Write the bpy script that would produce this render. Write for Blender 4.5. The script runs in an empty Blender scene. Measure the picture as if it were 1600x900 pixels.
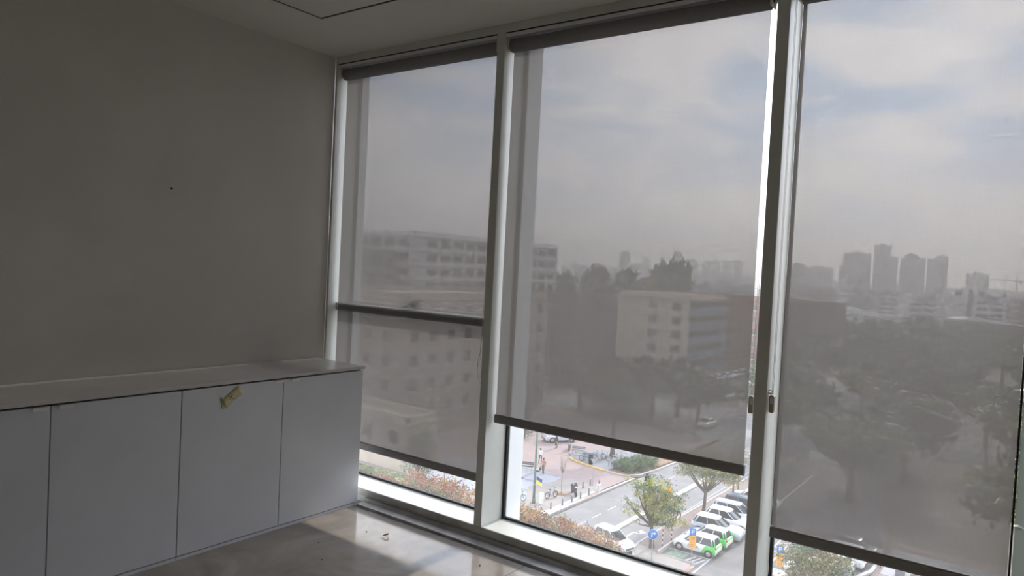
import bpy, bmesh, math, random
import numpy as np
from mathutils import Vector, Matrix
R_ = random.Random(7)
S = bpy.context.scene
COL = S.collection
PI = math.pi
# ------------------------------------------------------------------ camera, sky, sun, exposure
YAW, PIT, ROLL, FPX = -0.63121, -0.02945, 0.05109, 1118.8
fw = Vector((math.sin(YAW)*math.cos(PIT), math.cos(YAW)*math.cos(PIT), math.sin(PIT)))
r0 = Vector((math.cos(YAW), -math.sin(YAW), 0)); u0 = r0.cross(fw)
rt = r0*math.cos(ROLL)+u0*math.sin(ROLL); up = -r0*math.sin(ROLL)+u0*math.cos(ROLL)
EYE = Vector((3.7187, -3.043, 1.5))
cd = bpy.data.cameras.new('camera'); cam = bpy.data.objects.new('camera', cd); COL.objects.link(cam)
M4 = Matrix((rt, up, -fw)).transposed().to_4x4(); M4.translation = EYE; cam.matrix_world = M4
cd.sensor_width = 36; cd.lens = FPX/1600*36; cd.clip_start = .05; cd.clip_end = 9000
S.camera = cam
S.view_settings.view_transform = 'Standard'; S.view_settings.look = 'None'
S.view_settings.exposure = 0.22; S.view_settings.gamma = 1; S.view_settings.use_curve_mapping = False

SUN_STRENGTH = 4.0; SKY_STRENGTH = 1.0
HAZE = 0.00070
sun_dir = Vector((0.01, 1, .56)).normalized()
sd = bpy.data.lights.new('sun', 'SUN'); sd.energy = SUN_STRENGTH; sd.angle = math.radians(1.8); sd.color = (1, .89, .76)
sun = bpy.data.objects.new('sun', sd); COL.objects.link(sun); sun.location = (0, 20, 30)
sun.rotation_euler = sun_dir.to_track_quat('Z', 'Y').to_euler()

def world():
    w = bpy.data.worlds.new('sky'); S.world = w; w.use_nodes = True; nt = w.node_tree; N = nt.nodes; L = nt.links; N.clear()
    out = N.new('ShaderNodeOutputWorld'); bg = N.new('ShaderNodeBackground'); bg.inputs[1].default_value = SKY_STRENGTH
    tc = N.new('ShaderNodeTexCoord'); sep = N.new('ShaderNodeSeparateXYZ'); L.new(tc.outputs['Generated'], sep.inputs[0])
    ad = N.new('ShaderNodeMath'); ad.operation = 'ADD'; ad.inputs[1].default_value = .22; L.new(sep.outputs['Z'], ad.inputs[0])
    mx = N.new('ShaderNodeMath'); mx.operation = 'MAXIMUM'; mx.inputs[1].default_value = .05; L.new(ad.outputs[0], mx.inputs[0])
    dx = N.new('ShaderNodeMath'); dx.operation = 'DIVIDE'; L.new(sep.outputs['X'], dx.inputs[0]); L.new(mx.outputs[0], dx.inputs[1])
    dy = N.new('ShaderNodeMath'); dy.operation = 'DIVIDE'; L.new(sep.outputs['Y'], dy.inputs[0]); L.new(mx.outputs[0], dy.inputs[1])
    cb = N.new('ShaderNodeCombineXYZ'); L.new(dx.outputs[0], cb.inputs[0]); L.new(dy.outputs[0], cb.inputs[1])
    no = N.new('ShaderNodeTexNoise'); no.inputs['Scale'].default_value = 2.1; no.inputs['Detail'].default_value = 5; no.inputs['Roughness'].default_value = .5; no.inputs['Distortion'].default_value = .4
    L.new(cb.outputs[0], no.inputs['Vector'])
    cr = N.new('ShaderNodeValToRGB'); e = cr.color_ramp.elements
    e[0].position = .40; e[0].color = (.54, .67, .90, 1); e[1].position = .57; e[1].color = (.98, .945, .985, 1)
    L.new(no.outputs['Fac'], cr.inputs[0])
    # brighter towards the veiled sun and with height above the horizon
    vm = N.new('ShaderNodeVectorMath'); vm.operation = 'DOT_PRODUCT'; vm.inputs[1].default_value = sun_dir; L.new(tc.outputs['Generated'], vm.inputs[0])
    mr = N.new('ShaderNodeMapRange'); mr.inputs[1].default_value = .55; mr.inputs[2].default_value = 1; mr.inputs[3].default_value = 2.1; mr.inputs[4].default_value = 3.9
    L.new(vm.outputs['Value'], mr.inputs[0])
    mu = N.new('ShaderNodeMixRGB'); mu.blend_type = 'MULTIPLY'; mu.inputs[0].default_value = 1
    L.new(cr.outputs[0], mu.inputs[1]); L.new(mr.outputs[0], mu.inputs[2])
    # horizon haze band
    hz = N.new('ShaderNodeMapRange'); hz.inputs[1].default_value = 0; hz.inputs[2].default_value = .22; hz.inputs[3].default_value = 1; hz.inputs[4].default_value = 0
    L.new(sep.outputs['Z'], hz.inputs[0])
    hm = N.new('ShaderNodeMixRGB'); L.new(hz.outputs[0], hm.inputs[0]); L.new(mu.outputs[0], hm.inputs[1]); hm.inputs[2].default_value = (2.90, 2.70, 2.80, 1)
    L.new(hm.outputs[0], bg.inputs[0]); L.new(bg.outputs[0], out.inputs[0])
world()

# ------------------------------------------------------------------ helpers
def M(name, col, rough=.6, metal=0, var=.0, scale=3., detail=4, bump=0, bscale=30., col2=None, spec=.5, lo=.4, hi=.65, stretch=None):
    m = bpy.data.materials.new(name); m.use_nodes = True; nt = m.node_tree; N = nt.nodes; L = nt.links
    p = N['Principled BSDF']; p.inputs['Roughness'].default_value = rough; p.inputs['Metallic'].default_value = metal
    p.inputs['Specular IOR Level'].default_value = spec
    c = (*col, 1); p.inputs['Base Color'].default_value = c
    tc = N.new('ShaderNodeTexCoord'); vec = tc.outputs['Object']
    if stretch:
        mp = N.new('ShaderNodeMapping'); mp.inputs['Scale'].default_value = stretch; L.new(vec, mp.inputs[0]); vec = mp.outputs[0]
    no = N.new('ShaderNodeTexNoise'); no.inputs['Scale'].default_value = scale; no.inputs['Detail'].default_value = detail; L.new(vec, no.inputs['Vector'])
    cr = N.new('ShaderNodeValToRGB'); e = cr.color_ramp.elements; e[0].position = lo; e[1].position = hi
    v = var if var else .03
    e[0].color = (*(max(0, x*(1-v)) for x in col), 1); e[1].color = (*(min(1, x*(1+v)) for x in (col2 or col)), 1)
    L.new(no.outputs['Fac'], cr.inputs[0]); L.new(cr.outputs[0], p.inputs['Base Color'])
    if bump:
        nb = N.new('ShaderNodeTexNoise'); nb.inputs['Scale'].default_value = bscale; nb.inputs['Detail'].default_value = 3; L.new(vec, nb.inputs['Vector'])
        b = N.new('ShaderNodeBump'); b.inputs['Strength'].default_value = bump; b.inputs['Distance'].default_value = .01
        L.new(nb.outputs['Fac'], b.inputs['Height']); L.new(b.outputs[0], p.inputs['Normal'])
    return m

class MB:
    """collects shapes and links them as one mesh object"""
    def __init__(s): s.v = []; s.f = []; s.m = []; s.sm = []
    def add(s, vs, fs, mi=0, smooth=False):
        o = len(s.v); s.v += [tuple(v) for v in vs]; s.f += [tuple(i+o for i in f) for f in fs]; s.m += [mi]*len(fs); s.sm += [smooth]*len(fs); return s
    def box(s, a, b, mi=0, mat=None):
        x0, y0, z0 = a; x1, y1, z1 = b
        vs = [Vector(p) for p in ((x0,y0,z0),(x1,y0,z0),(x1,y1,z0),(x0,y1,z0),(x0,y0,z1),(x1,y0,z1),(x1,y1,z1),(x0,y1,z1))]
        if mat is not None: vs = [mat @ v for v in vs]
        return s.add(vs, [(0,3,2,1),(4,5,6,7),(0,1,5,4),(1,2,6,5),(2,3,7,6),(3,0,4,7)], mi)
    def bbox(s, a, b, bev=.004, mi=0, seg=2):
        bm = bmesh.new(); bmesh.ops.create_cube(bm, size=1)
        for v in bm.verts: v.co = Vector([(a[i]+b[i])/2+v.co[i]*(b[i]-a[i]) for i in range(3)])
        bev = min(bev, min(abs(b[i]-a[i]) for i in range(3))*.45)
        bmesh.ops.bevel(bm, geom=bm.edges[:], offset=bev, segments=seg, affect='EDGES', profile=.6)
        bm.verts.index_update(); s.add([v.co.copy() for v in bm.verts], [tuple(v.index for v in f.verts) for f in bm.faces], mi); bm.free(); return s
    def tube(s, pts, rad, n=8, mi=0, caps=True, smooth=True):
        pts = [Vector(p) for p in pts]; k = len(pts)
        rs = rad if isinstance(rad, (list, tuple)) else [rad]*k
        vs = []; prev = None
        for i, p in enumerate(pts):
            d = (pts[min(i+1, k-1)]-pts[max(i-1, 0)]).normalized()
            if prev is None:
                a = d.orthogonal().normalized()
            else:
                a = (prev-d*prev.dot(d)).normalized()
            prev = a; b = d.cross(a)
            for j in range(n):
                t = 2*PI*j/n; vs.append(p+(a*math.cos(t)+b*math.sin(t))*rs[i])
        fs = [(i*n+j, i*n+(j+1) % n, (i+1)*n+(j+1) % n, (i+1)*n+j) for i in range(k-1) for j in range(n)]
        if caps: fs += [tuple(range(n))[::-1], tuple((k-1)*n+j for j in range(n))]
        return s.add(vs, fs, mi, smooth)
    def torus(s, c, axis, R, r, n=20, k=6, mi=0):
        c = Vector(c); ax = Vector(axis).normalized(); a = ax.orthogonal().normalized(); b = ax.cross(a)
        vs = []; fs = []
        for i in range(n):
            t = 2*PI*i/n; d = a*math.cos(t)+b*math.sin(t)
            for j in range(k):
                q = 2*PI*j/k; vs.append(c+d*(R+r*math.cos(q))+ax*r*math.sin(q))
        for i in range(n):
            for j in range(k):
                fs.append((i*k+j, ((i+1) % n)*k+j, ((i+1) % n)*k+(j+1) % k, i*k+(j+1) % k))
        return s.add(vs, fs, mi, True)
    def prism(s, poly, axis, a, b, mi=0, smooth=False):
        """poly in the two other axes, extruded along axis from a to b"""
        def P(u, v, w): return {'x': (w, u, v), 'y': (u, w, v), 'z': (u, v, w)}[axis]
        n = len(poly); vs = [P(u, v, a) for u, v in poly]+[P(u, v, b) for u, v in poly]
        fs = [(i, (i+1) % n, n+(i+1) % n, n+i) for i in range(n)]+[tuple(range(n))[::-1], tuple(range(n, 2*n))]
        return s.add(vs, fs, mi, smooth)
    def ball(s, c, r, mi=0, sub=2, sq=(1, 1, 1), jit=0, rnd=None):
        bm = bmesh.new(); bmesh.ops.create_icosphere(bm, subdivisions=sub, radius=1)
        c = Vector(c); vs = []
        for v in bm.verts:
            k = 1+(rnd.uniform(-jit, jit) if rnd else 0); vs.append(c+Vector((v.co.x*r*sq[0]*k, v.co.y*r*sq[1]*k, v.co.z*r*sq[2]*k)))
        bm.verts.index_update()
        s.add(vs, [tuple(v.index for v in f.verts) for f in bm.faces], mi, True); bm.free(); return s
    def build(s, name, mats, parent=None, mods=None):
        me = bpy.data.meshes.new(name); me.from_pydata(s.v, [], s.f)
        for m in (mats if isinstance(mats, (list, tuple)) else [mats]): me.materials.append(m)
        me.polygons.foreach_set('material_index', s.m); me.polygons.foreach_set('use_smooth', s.sm)
        bm = bmesh.new(); bm.from_mesh(me); bmesh.ops.recalc_face_normals(bm, faces=bm.faces[:]); bm.to_mesh(me); bm.free()
        me.update()
        o = bpy.data.objects.new(name, me); COL.objects.link(o)
        if parent: o.parent = parent
        return o
def tag(o, label=None, cat=None, group=None, kind=None):
    if label: o['label'] = label
    if cat: o['category'] = cat
    if group: o['group'] = group
    if kind: o['kind'] = kind
    return o
def thing(name, label, cat, loc=(0, 0, 0), rz=0, group=None):
    o = bpy.data.objects.new(name, None); COL.objects.link(o); o.location = loc; o.rotation_euler = (0, 0, rz); o.empty_display_size = .2
    return tag(o, label, cat, group)
def structure(o): o['kind'] = 'structure'; return o
def kids(o): return [c for c in bpy.data.objects if c.parent == o]
def dup(o, loc=None, rz=None, label=None, group=None, parent=None, scale=None):
    c = o.copy(); COL.objects.link(c)
    if parent is not None: c.parent = parent
    if loc is not None: c.location = loc
    if rz is not None: c.rotation_euler = (0, 0, rz)
    if scale is not None: c.scale = scale if isinstance(scale, (tuple, list)) else (scale,)*3
    if label: c['label'] = label
    if group: c['group'] = group
    for ch in kids(o): dup(ch, parent=c)
    return c
def ray(px, py): return fw+rt*((px-800)/FPX)-up*((py-450)/FPX)
def hit(px, py, ax, val):                        # the point on the plane ax = val seen along that direction
    d = ray(px, py); return EYE+d*((val-EYE[ax])/d[ax])
G = -20.5                                        # street level
def gp(px, py, z=G): return hit(px, py, 2, z)

# ------------------------------------------------------------------ materials
m_wall = M('wall_paint', (.63, .605, .56), .75, var=.03, scale=2, bump=.08, bscale=220)
m_ceil = M('ceiling_paint', (.68, .655, .61), .8, var=.02, scale=2)
m_alu = M('powder_coated_frame', (.74, .76, .72), .35, var=.03, scale=6)
m_fascia = M('fascia_paint', (.56, .56, .51), .45, var=.12, scale=9)
m_skirt = M('skirting_metal', (.44, .43, .42), .38, metal=.25, var=.2, scale=7, detail=8)
m_gasket = M('black_rubber', (.012, .014, .016), .45)
m_melamine = M('white_melamine', (.70, .72, .77), .32, var=.02, scale=4)
m_worktop = M('worktop_laminate', (.58, .57, .57), .27, var=.03, scale=5)
m_handle = M('white_pull', (.86, .85, .80), .3)
m_dark = M('dark_gap', (.03, .03, .03), .8)
m_rail = M('aluminium_rail', (.80, .83, .84), .3)
m_hem = M('hem_bar_grey', (.27, .26, .255), .5, var=.12, scale=40, stretch=(1, 1, 12))
m_roll = M('rolled_fabric', (.29, .285, .29), .85, var=.05, scale=50)
m_plastic = M('cream_plastic', (.75, .70, .55), .35)
m_chain = M('steel_beads', (.30, .29, .27), .35, metal=.7)
m_black = M('black_plastic', (.02, .02, .022), .4)
m_hext = M('white_exterior_panel', (.82, .84, .86), .5, var=.03, scale=3)

def floor_mat():
    m = bpy.data.materials.new('stone_floor'); m.use_nodes = True; nt = m.node_tree; N = nt.nodes; L = nt.links; p = N['Principled BSDF']
    tc = N.new('ShaderNodeTexCoord')
    n1 = N.new('ShaderNodeTexNoise'); n1.inputs['Scale'].default_value = 2.2; n1.inputs['Detail'].default_value = 7; n1.inputs['Roughness'].default_value = .55; n1.inputs['Distortion'].default_value = 1.6
    L.new(tc.outputs['Object'], n1.inputs['Vector'])
    cr = N.new('ShaderNodeValToRGB'); e = cr.color_ramp.elements; e[0].position = .3; e[0].color = (.25, .225, .20, 1); e[1].position = .72; e[1].color = (.42, .385, .35, 1)
    L.new(n1.outputs['Fac'], cr.inputs[0])
    br = N.new('ShaderNodeTexBrick'); br.offset = 0; br.inputs['Scale'].default_value = 1; br.inputs['Brick Width'].default_value = 2.4; br.inputs['Row Height'].default_value = 2.4
    br.inputs['Mortar Size'].default_value = .0022; br.inputs['Color1'].default_value = (1, 1, 1, 1); br.inputs['Color2'].default_value = (1, 1, 1, 1); br.inputs['Mortar'].default_value = (.25, .25, .25, 1)
    mp = N.new('ShaderNodeMapping'); mp.inputs['Location'].default_value = (-1.725, 1.98, 0); L.new(tc.outputs['Object'], mp.inputs[0]); L.new(mp.outputs[0], br.inputs['Vector'])
    mu = N.new('ShaderNodeMixRGB'); mu.blend_type = 'MULTIPLY'; mu.inputs[0].default_value = 1; L.new(cr.outputs[0], mu.inputs[1]); L.new(br.outputs['Color'], mu.inputs[2])
    L.new(mu.outputs[0], p.inputs['Base Color'])
    n2 = N.new('ShaderNodeTexNoise'); n2.inputs['Scale'].default_value = 9; n2.inputs['Detail'].default_value = 8; L.new(tc.outputs['Object'], n2.inputs['Vector'])
    mr = N.new('ShaderNodeMapRange'); mr.inputs[1].default_value = .3; mr.inputs[2].default_value = .7; mr.inputs[3].default_value = .10; mr.inputs[4].default_value = .19
    L.new(n2.outputs['Fac'], mr.inputs[0]); L.new(mr.outputs[0], p.inputs['Roughness'])
    b = N.new('ShaderNodeBump'); b.inputs['Strength'].default_value = .06; b.inputs['Distance'].default_value = .005; L.new(n2.outputs['Fac'], b.inputs['Height']); L.new(b.outputs[0], p.inputs['Normal'])
    return m
m_floor = floor_mat()

def glass_mat(name, tint, refl=1.0, veil=0.0, dcol=(.5, .5, .5)):
    m = bpy.data.materials.new(name); m.use_nodes = True; nt = m.node_tree; N = nt.nodes; L = nt.links; N.clear()
    o = N.new('ShaderNodeOutputMaterial'); t = N.new('ShaderNodeBsdfTransparent'); t.inputs[0].default_value = (*tint, 1)
    g = N.new('ShaderNodeBsdfGlossy'); g.inputs['Roughness'].default_value = .0; g.inputs['Color'].default_value = (.9*refl, .95*refl, .93*refl, 1)
    # thin pane: the same reflectance from either side, rising towards grazing angles
    ge = N.new('ShaderNodeNewGeometry'); dt = N.new('ShaderNodeVectorMath'); dt.operation = 'DOT_PRODUCT'; L.new(ge.outputs['Normal'], dt.inputs[0]); L.new(ge.outputs['Incoming'], dt.inputs[1])
    ab = N.new('ShaderNodeMath'); ab.operation = 'ABSOLUTE'; L.new(dt.outputs['Value'], ab.inputs[0])
    om = N.new('ShaderNodeMath'); om.operation = 'SUBTRACT'; om.inputs[0].default_value = 1; L.new(ab.outputs[0], om.inputs[1])
    p5 = N.new('ShaderNodeMath'); p5.operation = 'POWER'; p5.inputs[1].default_value = 5; L.new(om.outputs[0], p5.inputs[0])
    fr = N.new('ShaderNodeMath'); fr.operation = 'MULTIPLY_ADD'; fr.inputs[1].default_value = .96; fr.inputs[2].default_value = .04; L.new(p5.outputs[0], fr.inputs[0])
    mx = N.new('ShaderNodeMixShader'); L.new(fr.outputs[0], mx.inputs[0]); L.new(t.outputs[0], mx.inputs[1]); L.new(g.outputs[0], mx.inputs[2])
    last = mx
    if veil:  # milky layer: imitated glare veil on clear panes, film on the tinted one
        d = N.new('ShaderNodeBsdfDiffuse'); d.inputs[0].default_value = (*dcol, 1)
        tl = N.new('ShaderNodeBsdfTranslucent'); tl.inputs[0].default_value = (*dcol, 1)
        dm = N.new('ShaderNodeMixShader'); dm.inputs[0].default_value = .5; L.new(d.outputs[0], dm.inputs[1]); L.new(tl.outputs[0], dm.inputs[2])
        tc = N.new('ShaderNodeTexCoord'); no = N.new('ShaderNodeTexNoise'); no.inputs['Scale'].default_value = 3; no.inputs['Detail'].default_value = 6; L.new(tc.outputs['Object'], no.inputs['Vector'])
        mr = N.new('ShaderNodeMapRange'); mr.inputs[1].default_value = .3; mr.inputs[2].default_value = .7; mr.inputs[3].default_value = veil*(.6 if veil < .3 else .97); mr.inputs[4].default_value = veil*(1.4 if veil < .3 else 1.03); L.new(no.outputs['Fac'], mr.inputs[0])
        m2 = N.new('ShaderNodeMixShader'); L.new(mr.outputs[0], m2.inputs[0]); L.new(mx.outputs[0], m2.inputs[1]); L.new(dm.outputs[0], m2.inputs[2]); last = m2
    L.new(last.outputs[0], o.inputs[0]); return m
m_glass = glass_mat('window_glass', (.975, .984, .982), veil=.05, dcol=(.85, .87, .9))
m_tint = glass_mat('tinted_glass', (.24, .28, .27), veil=.68, dcol=(.42, .45, .42))

FAB_T, FAB_TL, FAB_D = .165, .056, .20
def fabric_mat():
    m = bpy.data.materials.new('sunscreen_fabric'); m.use_nodes = True; nt = m.node_tree; N = nt.nodes; L = nt.links; N.clear()
    o = N.new('ShaderNodeOutputMaterial')
    tr = N.new('ShaderNodeBsdfTransparent'); tl = N.new('ShaderNodeBsdfTranslucent'); tl.inputs[0].default_value = (FAB_TL*1.035, FAB_TL*.995, FAB_TL*.98, 1)
    df = N.new('ShaderNodeBsdfDiffuse'); df.inputs[0].default_value = (FAB_D, FAB_D*.98, FAB_D*.96, 1)
    ad = N.new('ShaderNodeAddShader'); L.new(tl.outputs[0], ad.inputs[0]); L.new(df.outputs[0], ad.inputs[1])
    # openness: the holes between the yarns close as the cloth is seen more obliquely
    geo = N.new('ShaderNodeNewGeometry'); dot = N.new('ShaderNodeVectorMath'); dot.operation = 'DOT_PRODUCT'; L.new(geo.outputs['Normal'], dot.inputs[0]); L.new(geo.outputs['Incoming'], dot.inputs[1])
    ab = N.new('ShaderNodeMath'); ab.operation = 'ABSOLUTE'; L.new(dot.outputs['Value'], ab.inputs[0])
    pw = N.new('ShaderNodeMath'); pw.operation = 'POWER'; L.new(ab.outputs[0], pw.inputs[0]); pw.inputs[1].default_value = 1.5
    # weave: uneven yarn density along warp and weft
    tc = N.new('ShaderNodeTexCoord')
    def nz(sc, det, scale):
        mp = N.new('ShaderNodeMapping'); mp.inputs['Scale'].default_value = sc; L.new(tc.outputs['Object'], mp.inputs[0])
        n = N.new('ShaderNodeTexNoise'); n.inputs['Scale'].default_value = scale; n.inputs['Detail'].default_value = det; L.new(mp.outputs[0], n.inputs['Vector']); return n
    a = nz((1, 1, .04), 2, 260); b = nz((.03, 1, 1), 2, 260); c = nz((1, 1, 1), 3, 2.2)
    s1 = N.new('ShaderNodeMath'); s1.operation = 'ADD'; L.new(a.outputs['Fac'], s1.inputs[0]); L.new(b.outputs['Fac'], s1.inputs[1])
    s2 = N.new('ShaderNodeMath'); s2.operation = 'MULTIPLY_ADD'; L.new(c.outputs['Fac'], s2.inputs[0]); s2.inputs[1].default_value = .35; L.new(s1.outputs[0], s2.inputs[2])
    mr = N.new('ShaderNodeMapRange'); mr.inputs[1].default_value = .85; mr.inputs[2].default_value = 1.5; mr.inputs[3].default_value = FAB_T*.84; mr.inputs[4].default_value = FAB_T*1.16; L.new(s2.outputs[0], mr.inputs[0])
    ml = N.new('ShaderNodeMath'); ml.operation = 'MULTIPLY'; L.new(mr.outputs[0], ml.inputs[0]); L.new(pw.outputs[0], ml.inputs[1])
    mx = N.new('ShaderNodeMixShader'); L.new(ml.outputs[0], mx.inputs[0]); L.new(ad.outputs[0], mx.inputs[1]); L.new(tr.outputs[0], mx.inputs[2])
    L.new(mx.outputs[0], o.inputs[0]); return m
m_fabric = fabric_mat()

# ------------------------------------------------------------------ the room
CZ = 2.787; RX = 7.2; RY = -5.6
b = MB().box((-.3, RY-.3, -.3), (RX+.3, .2, 0)); structure(b.build('floor', m_floor))
structure(MB().box((-.3, RY-.3, CZ), (RX+.3, .25, CZ+.35)).build('ceiling', m_ceil))
structure(MB().box((-.28, RY-.28, 0), (0, .0, CZ)).build('wall_left', m_wall))
structure(MB().box((RX, RY-.28, 0), (RX+.28, .0, CZ)).build('wall_right', m_wall))
structure(MB().box((0, RY-.28, 0), (RX, RY, CZ)).build('wall_back', m_wall))
# the sill box with its fascia, the sloping skirting below it
sb = MB(); sb.bbox((0, 0, .0), (RX, .185, .083), .002); structure(sb.build('trim_1', m_alu))
structure(MB().box((0, -.003, .041), (RX, -.0005, .081)).build('trim_2', m_fascia))
structure(MB().prism([(-.004, .0), (-.004, .040), (-.020, .038), (-.030, .020), (-.078, .014), (-.080, .0)], 'x', .47, RX).build('baseboard_front', m_skirt))
structure(MB().bbox((0, 0, 2.743), (RX, .185, CZ), .002).build('trim_3', m_alu))
structure(MB().box((.0, .002, 2.7385), (RX, .18, 2.7445)).build('trim_15', m_dark))  # near-black strip standing in for the shaded gap under the header
# mullions and the jamb at the left wall
mx_ = [(1.315, 1.367), (2.785, 2.838), (4.90, 4.952), (6.37, 6.422)]
def mullion(n, a, c):
    o = MB().bbox((a, 0, .083), (c, .185, 2.743), .0025).build('trim_%d' % n, m_alu); return structure(o)
for i, (a, c) in enumerate(mx_): mullion(4+i, a, c)
structure(MB().bbox((0, 0, .083), (.022, .185, 2.743), .002).build('trim_8', m_alu))
# white fins standing outside the glass beside each mullion, the outer ledge and the slab edge
for i, x in enumerate((.0, 1.385, 2.856)):
    w = .085
    if i == 2: continue
    structure(MB().bbox((x-.075+.0, .2505 if False else .203, -.9), (x+.0, .34 if i else .298, 3.2), .004).build('trim_%d' % (9+i), m_hext))
structure(MB().box((-.3, .2005, -.3), (RX+.3, .25, .055)).build('trim_12', m_hext))
structure(MB().box((-.3, .20, 2.76), (RX+.3, .30, 3.2)).build('trim_13', m_hext))

def window(n, x0, x1, glass, transom=False, tl=.014, tr=.014):
    w = bpy.data.objects.new('window_%d' % n, None); COL.objects.link(w); w.location = (x0, .19, 0); structure(w)
    W = x1-x0; z0, z1 = .083, 2.743; t = .014
    g = MB(); g.box((0, -.006, z0), (W, .012, z0+t)); g.box((0, -.006, z1-t), (W, .012, z1)); g.box((0, -.006, z0+t), (tl, .012, z1-t)); g.box((W-tr, -.006, z0+t), (W, .012, z1-t))
    g.build('gasket', m_gasket, w)
    MB().box((t*.5, .004, z0+t*.5), (W-t*.5, .010, z1-t*.5)).build('pane', glass, w)
    if transom:
        MB().bbox((0, -.122, 1.160), (W, .0, 1.210), .003).build('transom', m_alu, w)
        MB().bbox((.02, -.022, 1.210), (W-.02, .0, 1.224), .003).build('sash_rail', m_alu, w)
        h = MB(); h.bbox((W*.49-.03, -.045, 1.214), (W*.49+.03, -.03, 1.262), .004); h.tube([(W*.49, -.045, 1.243), (W*.49, -.075, 1.250), (W*.49+.045, -.085, 1.262), (W*.49+.095, -.08, 1.270)], [.011, .012, .010, .007])
        h.build('handle', m_black, w)
    return w
window(1, .022, 1.315, m_glass, transom=True)
window(2, 1.367, 2.785, m_glass)
window(3, 2.838, 3.698, m_glass, tr=.003)
window(4, 3.699, 4.90, m_tint, tl=.003)
window(5, 4.952, 6.37, m_glass)
structure(MB().box((3.698, .02, .083), (3.703, .06, 2.743)).build('trim_14', m_gasket))
lt = MB(); lt.prism([(3.698, .664), (3.716, .668), (3.734, .661), (3.716, .656)], 'y', .085, .11)
tag(lt.build('window_latch', m_handle), 'small pale pointed latch at the right edge of the right blind', 'latch')

# flush access panel in the ceiling
ap = thing('access_panel', 'flush square access panel with double shadow line in the ceiling', 'panel', (0, 0, CZ))
x0, x1, y0, y1 = .50, 1.45, -1.45, -.515
f = MB()
for (a, c) in (((x0, y1-.026), (x1, y1)), ((x0, y0), (x1, y0+.026)), ((x0, y0+.026), (x0+.026, y1-.026)), ((x1-.026, y0+.026), (x1, y1-.026))):
    f.box((a[0], a[1], -.006), (c[0], c[1], .004))
f.build('panel_frame', m_ceil, ap)
gpn = MB()
for k in (.0, .030):
    a0, a1, b0, b1 = x0+k-.004, x1-k+.004, y0+k-.004, y1-k+.004
    for (p, q) in (((a0, b1-.005), (a1, b1)), ((a0, b0), (a1, b0+.005)), ((a0, b0), (a0+.005, b1)), ((a1-.005, b0), (a1, b1))):
        gpn.box((p[0], p[1], -.0025), (q[0], q[1], .003))
gpn.build('shadow_gap', m_dark, ap)
MB().box((x0+.036, y0+.036, -.002), (x1-.036, y1-.036, .003)).build('panel_board', m_ceil, ap)

# ------------------------------------------------------------------ cabinets
CX = .453; DZ0, DZ1 = .022, .829
def cabinet(y1, label, ys, hs):
    """y1 = end nearer the window; doors between successive ys; hs = handle centre y"""
    o = thing('base_cabinet', label, 'cabinet', (0, y1, 0), 0, None)
    y0 = ys[-1]-y1
    body = MB(); body.box((.0, y0+.001, .0), (CX-.022, -.001, .812)); body.box((.02, y0+.02, 0), (CX-.045, -.02, .03)); body.build('body', m_melamine, o)
    MB().box((CX-.022, y0+.001, .0), (CX-.004, -.001, .016)).build('bottom_rail', m_melamine, o)
    MB().box((.0, y0+.001, .812), (CX-.03, -.001, .835)).build('top_gap', m_dark, o)
    for i in range(len(ys)-1):
        a, c = ys[i+1]-y1+.002, ys[i]-y1-.002
        d = MB().bbox((CX-.019, a, DZ0), (CX, c, DZ1-.003), .0015).build('door', m_melamine, o)
        hy = hs[i]-y1
        hm = MB(); hm.bbox((CX-.010, hy-.027, DZ1-.006), (CX+.016, hy+.027, DZ1-.0025), .001); hm.bbox((CX+.0125, hy-.027, DZ1-.017), (CX+.016, hy+.027, DZ1-.003), .001); hm.build('door_handle', m_handle, d)
    return o
cabinet(-.060, 'white two-door base cabinet nearest the window with a yellow note on its left door', [-.060, -.631, -1.205], [-.565, -.667])
cabinet(-1.206, 'white two-door base cabinet at the left edge, farther from the window', [-1.206, -1.771, -2.337], [-1.717, -1.817])
wt = MB(); wt.bbox((.0, -2.345, .8355), (CX+.010, -.055, .853), .0012)
tag(wt.build('worktop', m_worktop), 'long pale grey laminate worktop lying over the white cabinets', 'worktop')

m_note = M('yellow_note_paper', (.60, .57, .34), .8, var=.06, scale=20)
m_red = M('red_ink', (.45, .03, .03), .7)
m_tape = M('masking_tape', (.70, .66, .46), .7, var=.08, scale=40)
nt_ = thing('sticky_note', 'curled yellow note marked with a red cross on the cabinet door', 'note', (CX+.001, -.94, .765))
def rect(mb, cy, cz, w, h, ang, x0, x1, curl=0):
    n = 8; ca, sa = math.cos(ang), math.sin(ang); vs = []
    for i in range(n+1):
        u = (i/n-.5)*w; off = curl*max(0, (abs(i/n-.5)-.2)/.3)**2
        for (v, t) in ((-h/2, 0), (h/2, 0), (h/2, 1), (-h/2, 1)):
            vs.append(((x1 if t else x0)+off, cy+u*ca-v*sa, cz+u*sa+v*ca))
    fs = []
    for i in range(n):
        for k in range(4): fs.append((i*4+k, i*4+(k+1) % 4, (i+1)*4+(k+1) % 4, (i+1)*4+k))
    fs += [(0, 1, 2, 3), (n*4, n*4+3, n*4+2, n*4+1)]
    mb.add(vs, fs, 0, True)
a = MB(); rect(a, .000, .004, .115, .052, .62, .0005, .0012, .006); a.build('paper', m_note, nt_)
a = MB(); rect(a, -.006, .000, .040, .0028, -.62, .0012, .0022); rect(a, -.006, .000, .030, .0026, 1.05, .0014, .0024); a.build('red_cross', m_red, nt_)
tp = MB(); rect(tp, -.992, .742, .062, .018, -1.35, CX+.002, CX+.0028, .010)
tag(tp.build('tape_strip', m_tape), 'pale strip of tape curling off the left edge of the yellow note', 'tape')
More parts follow.
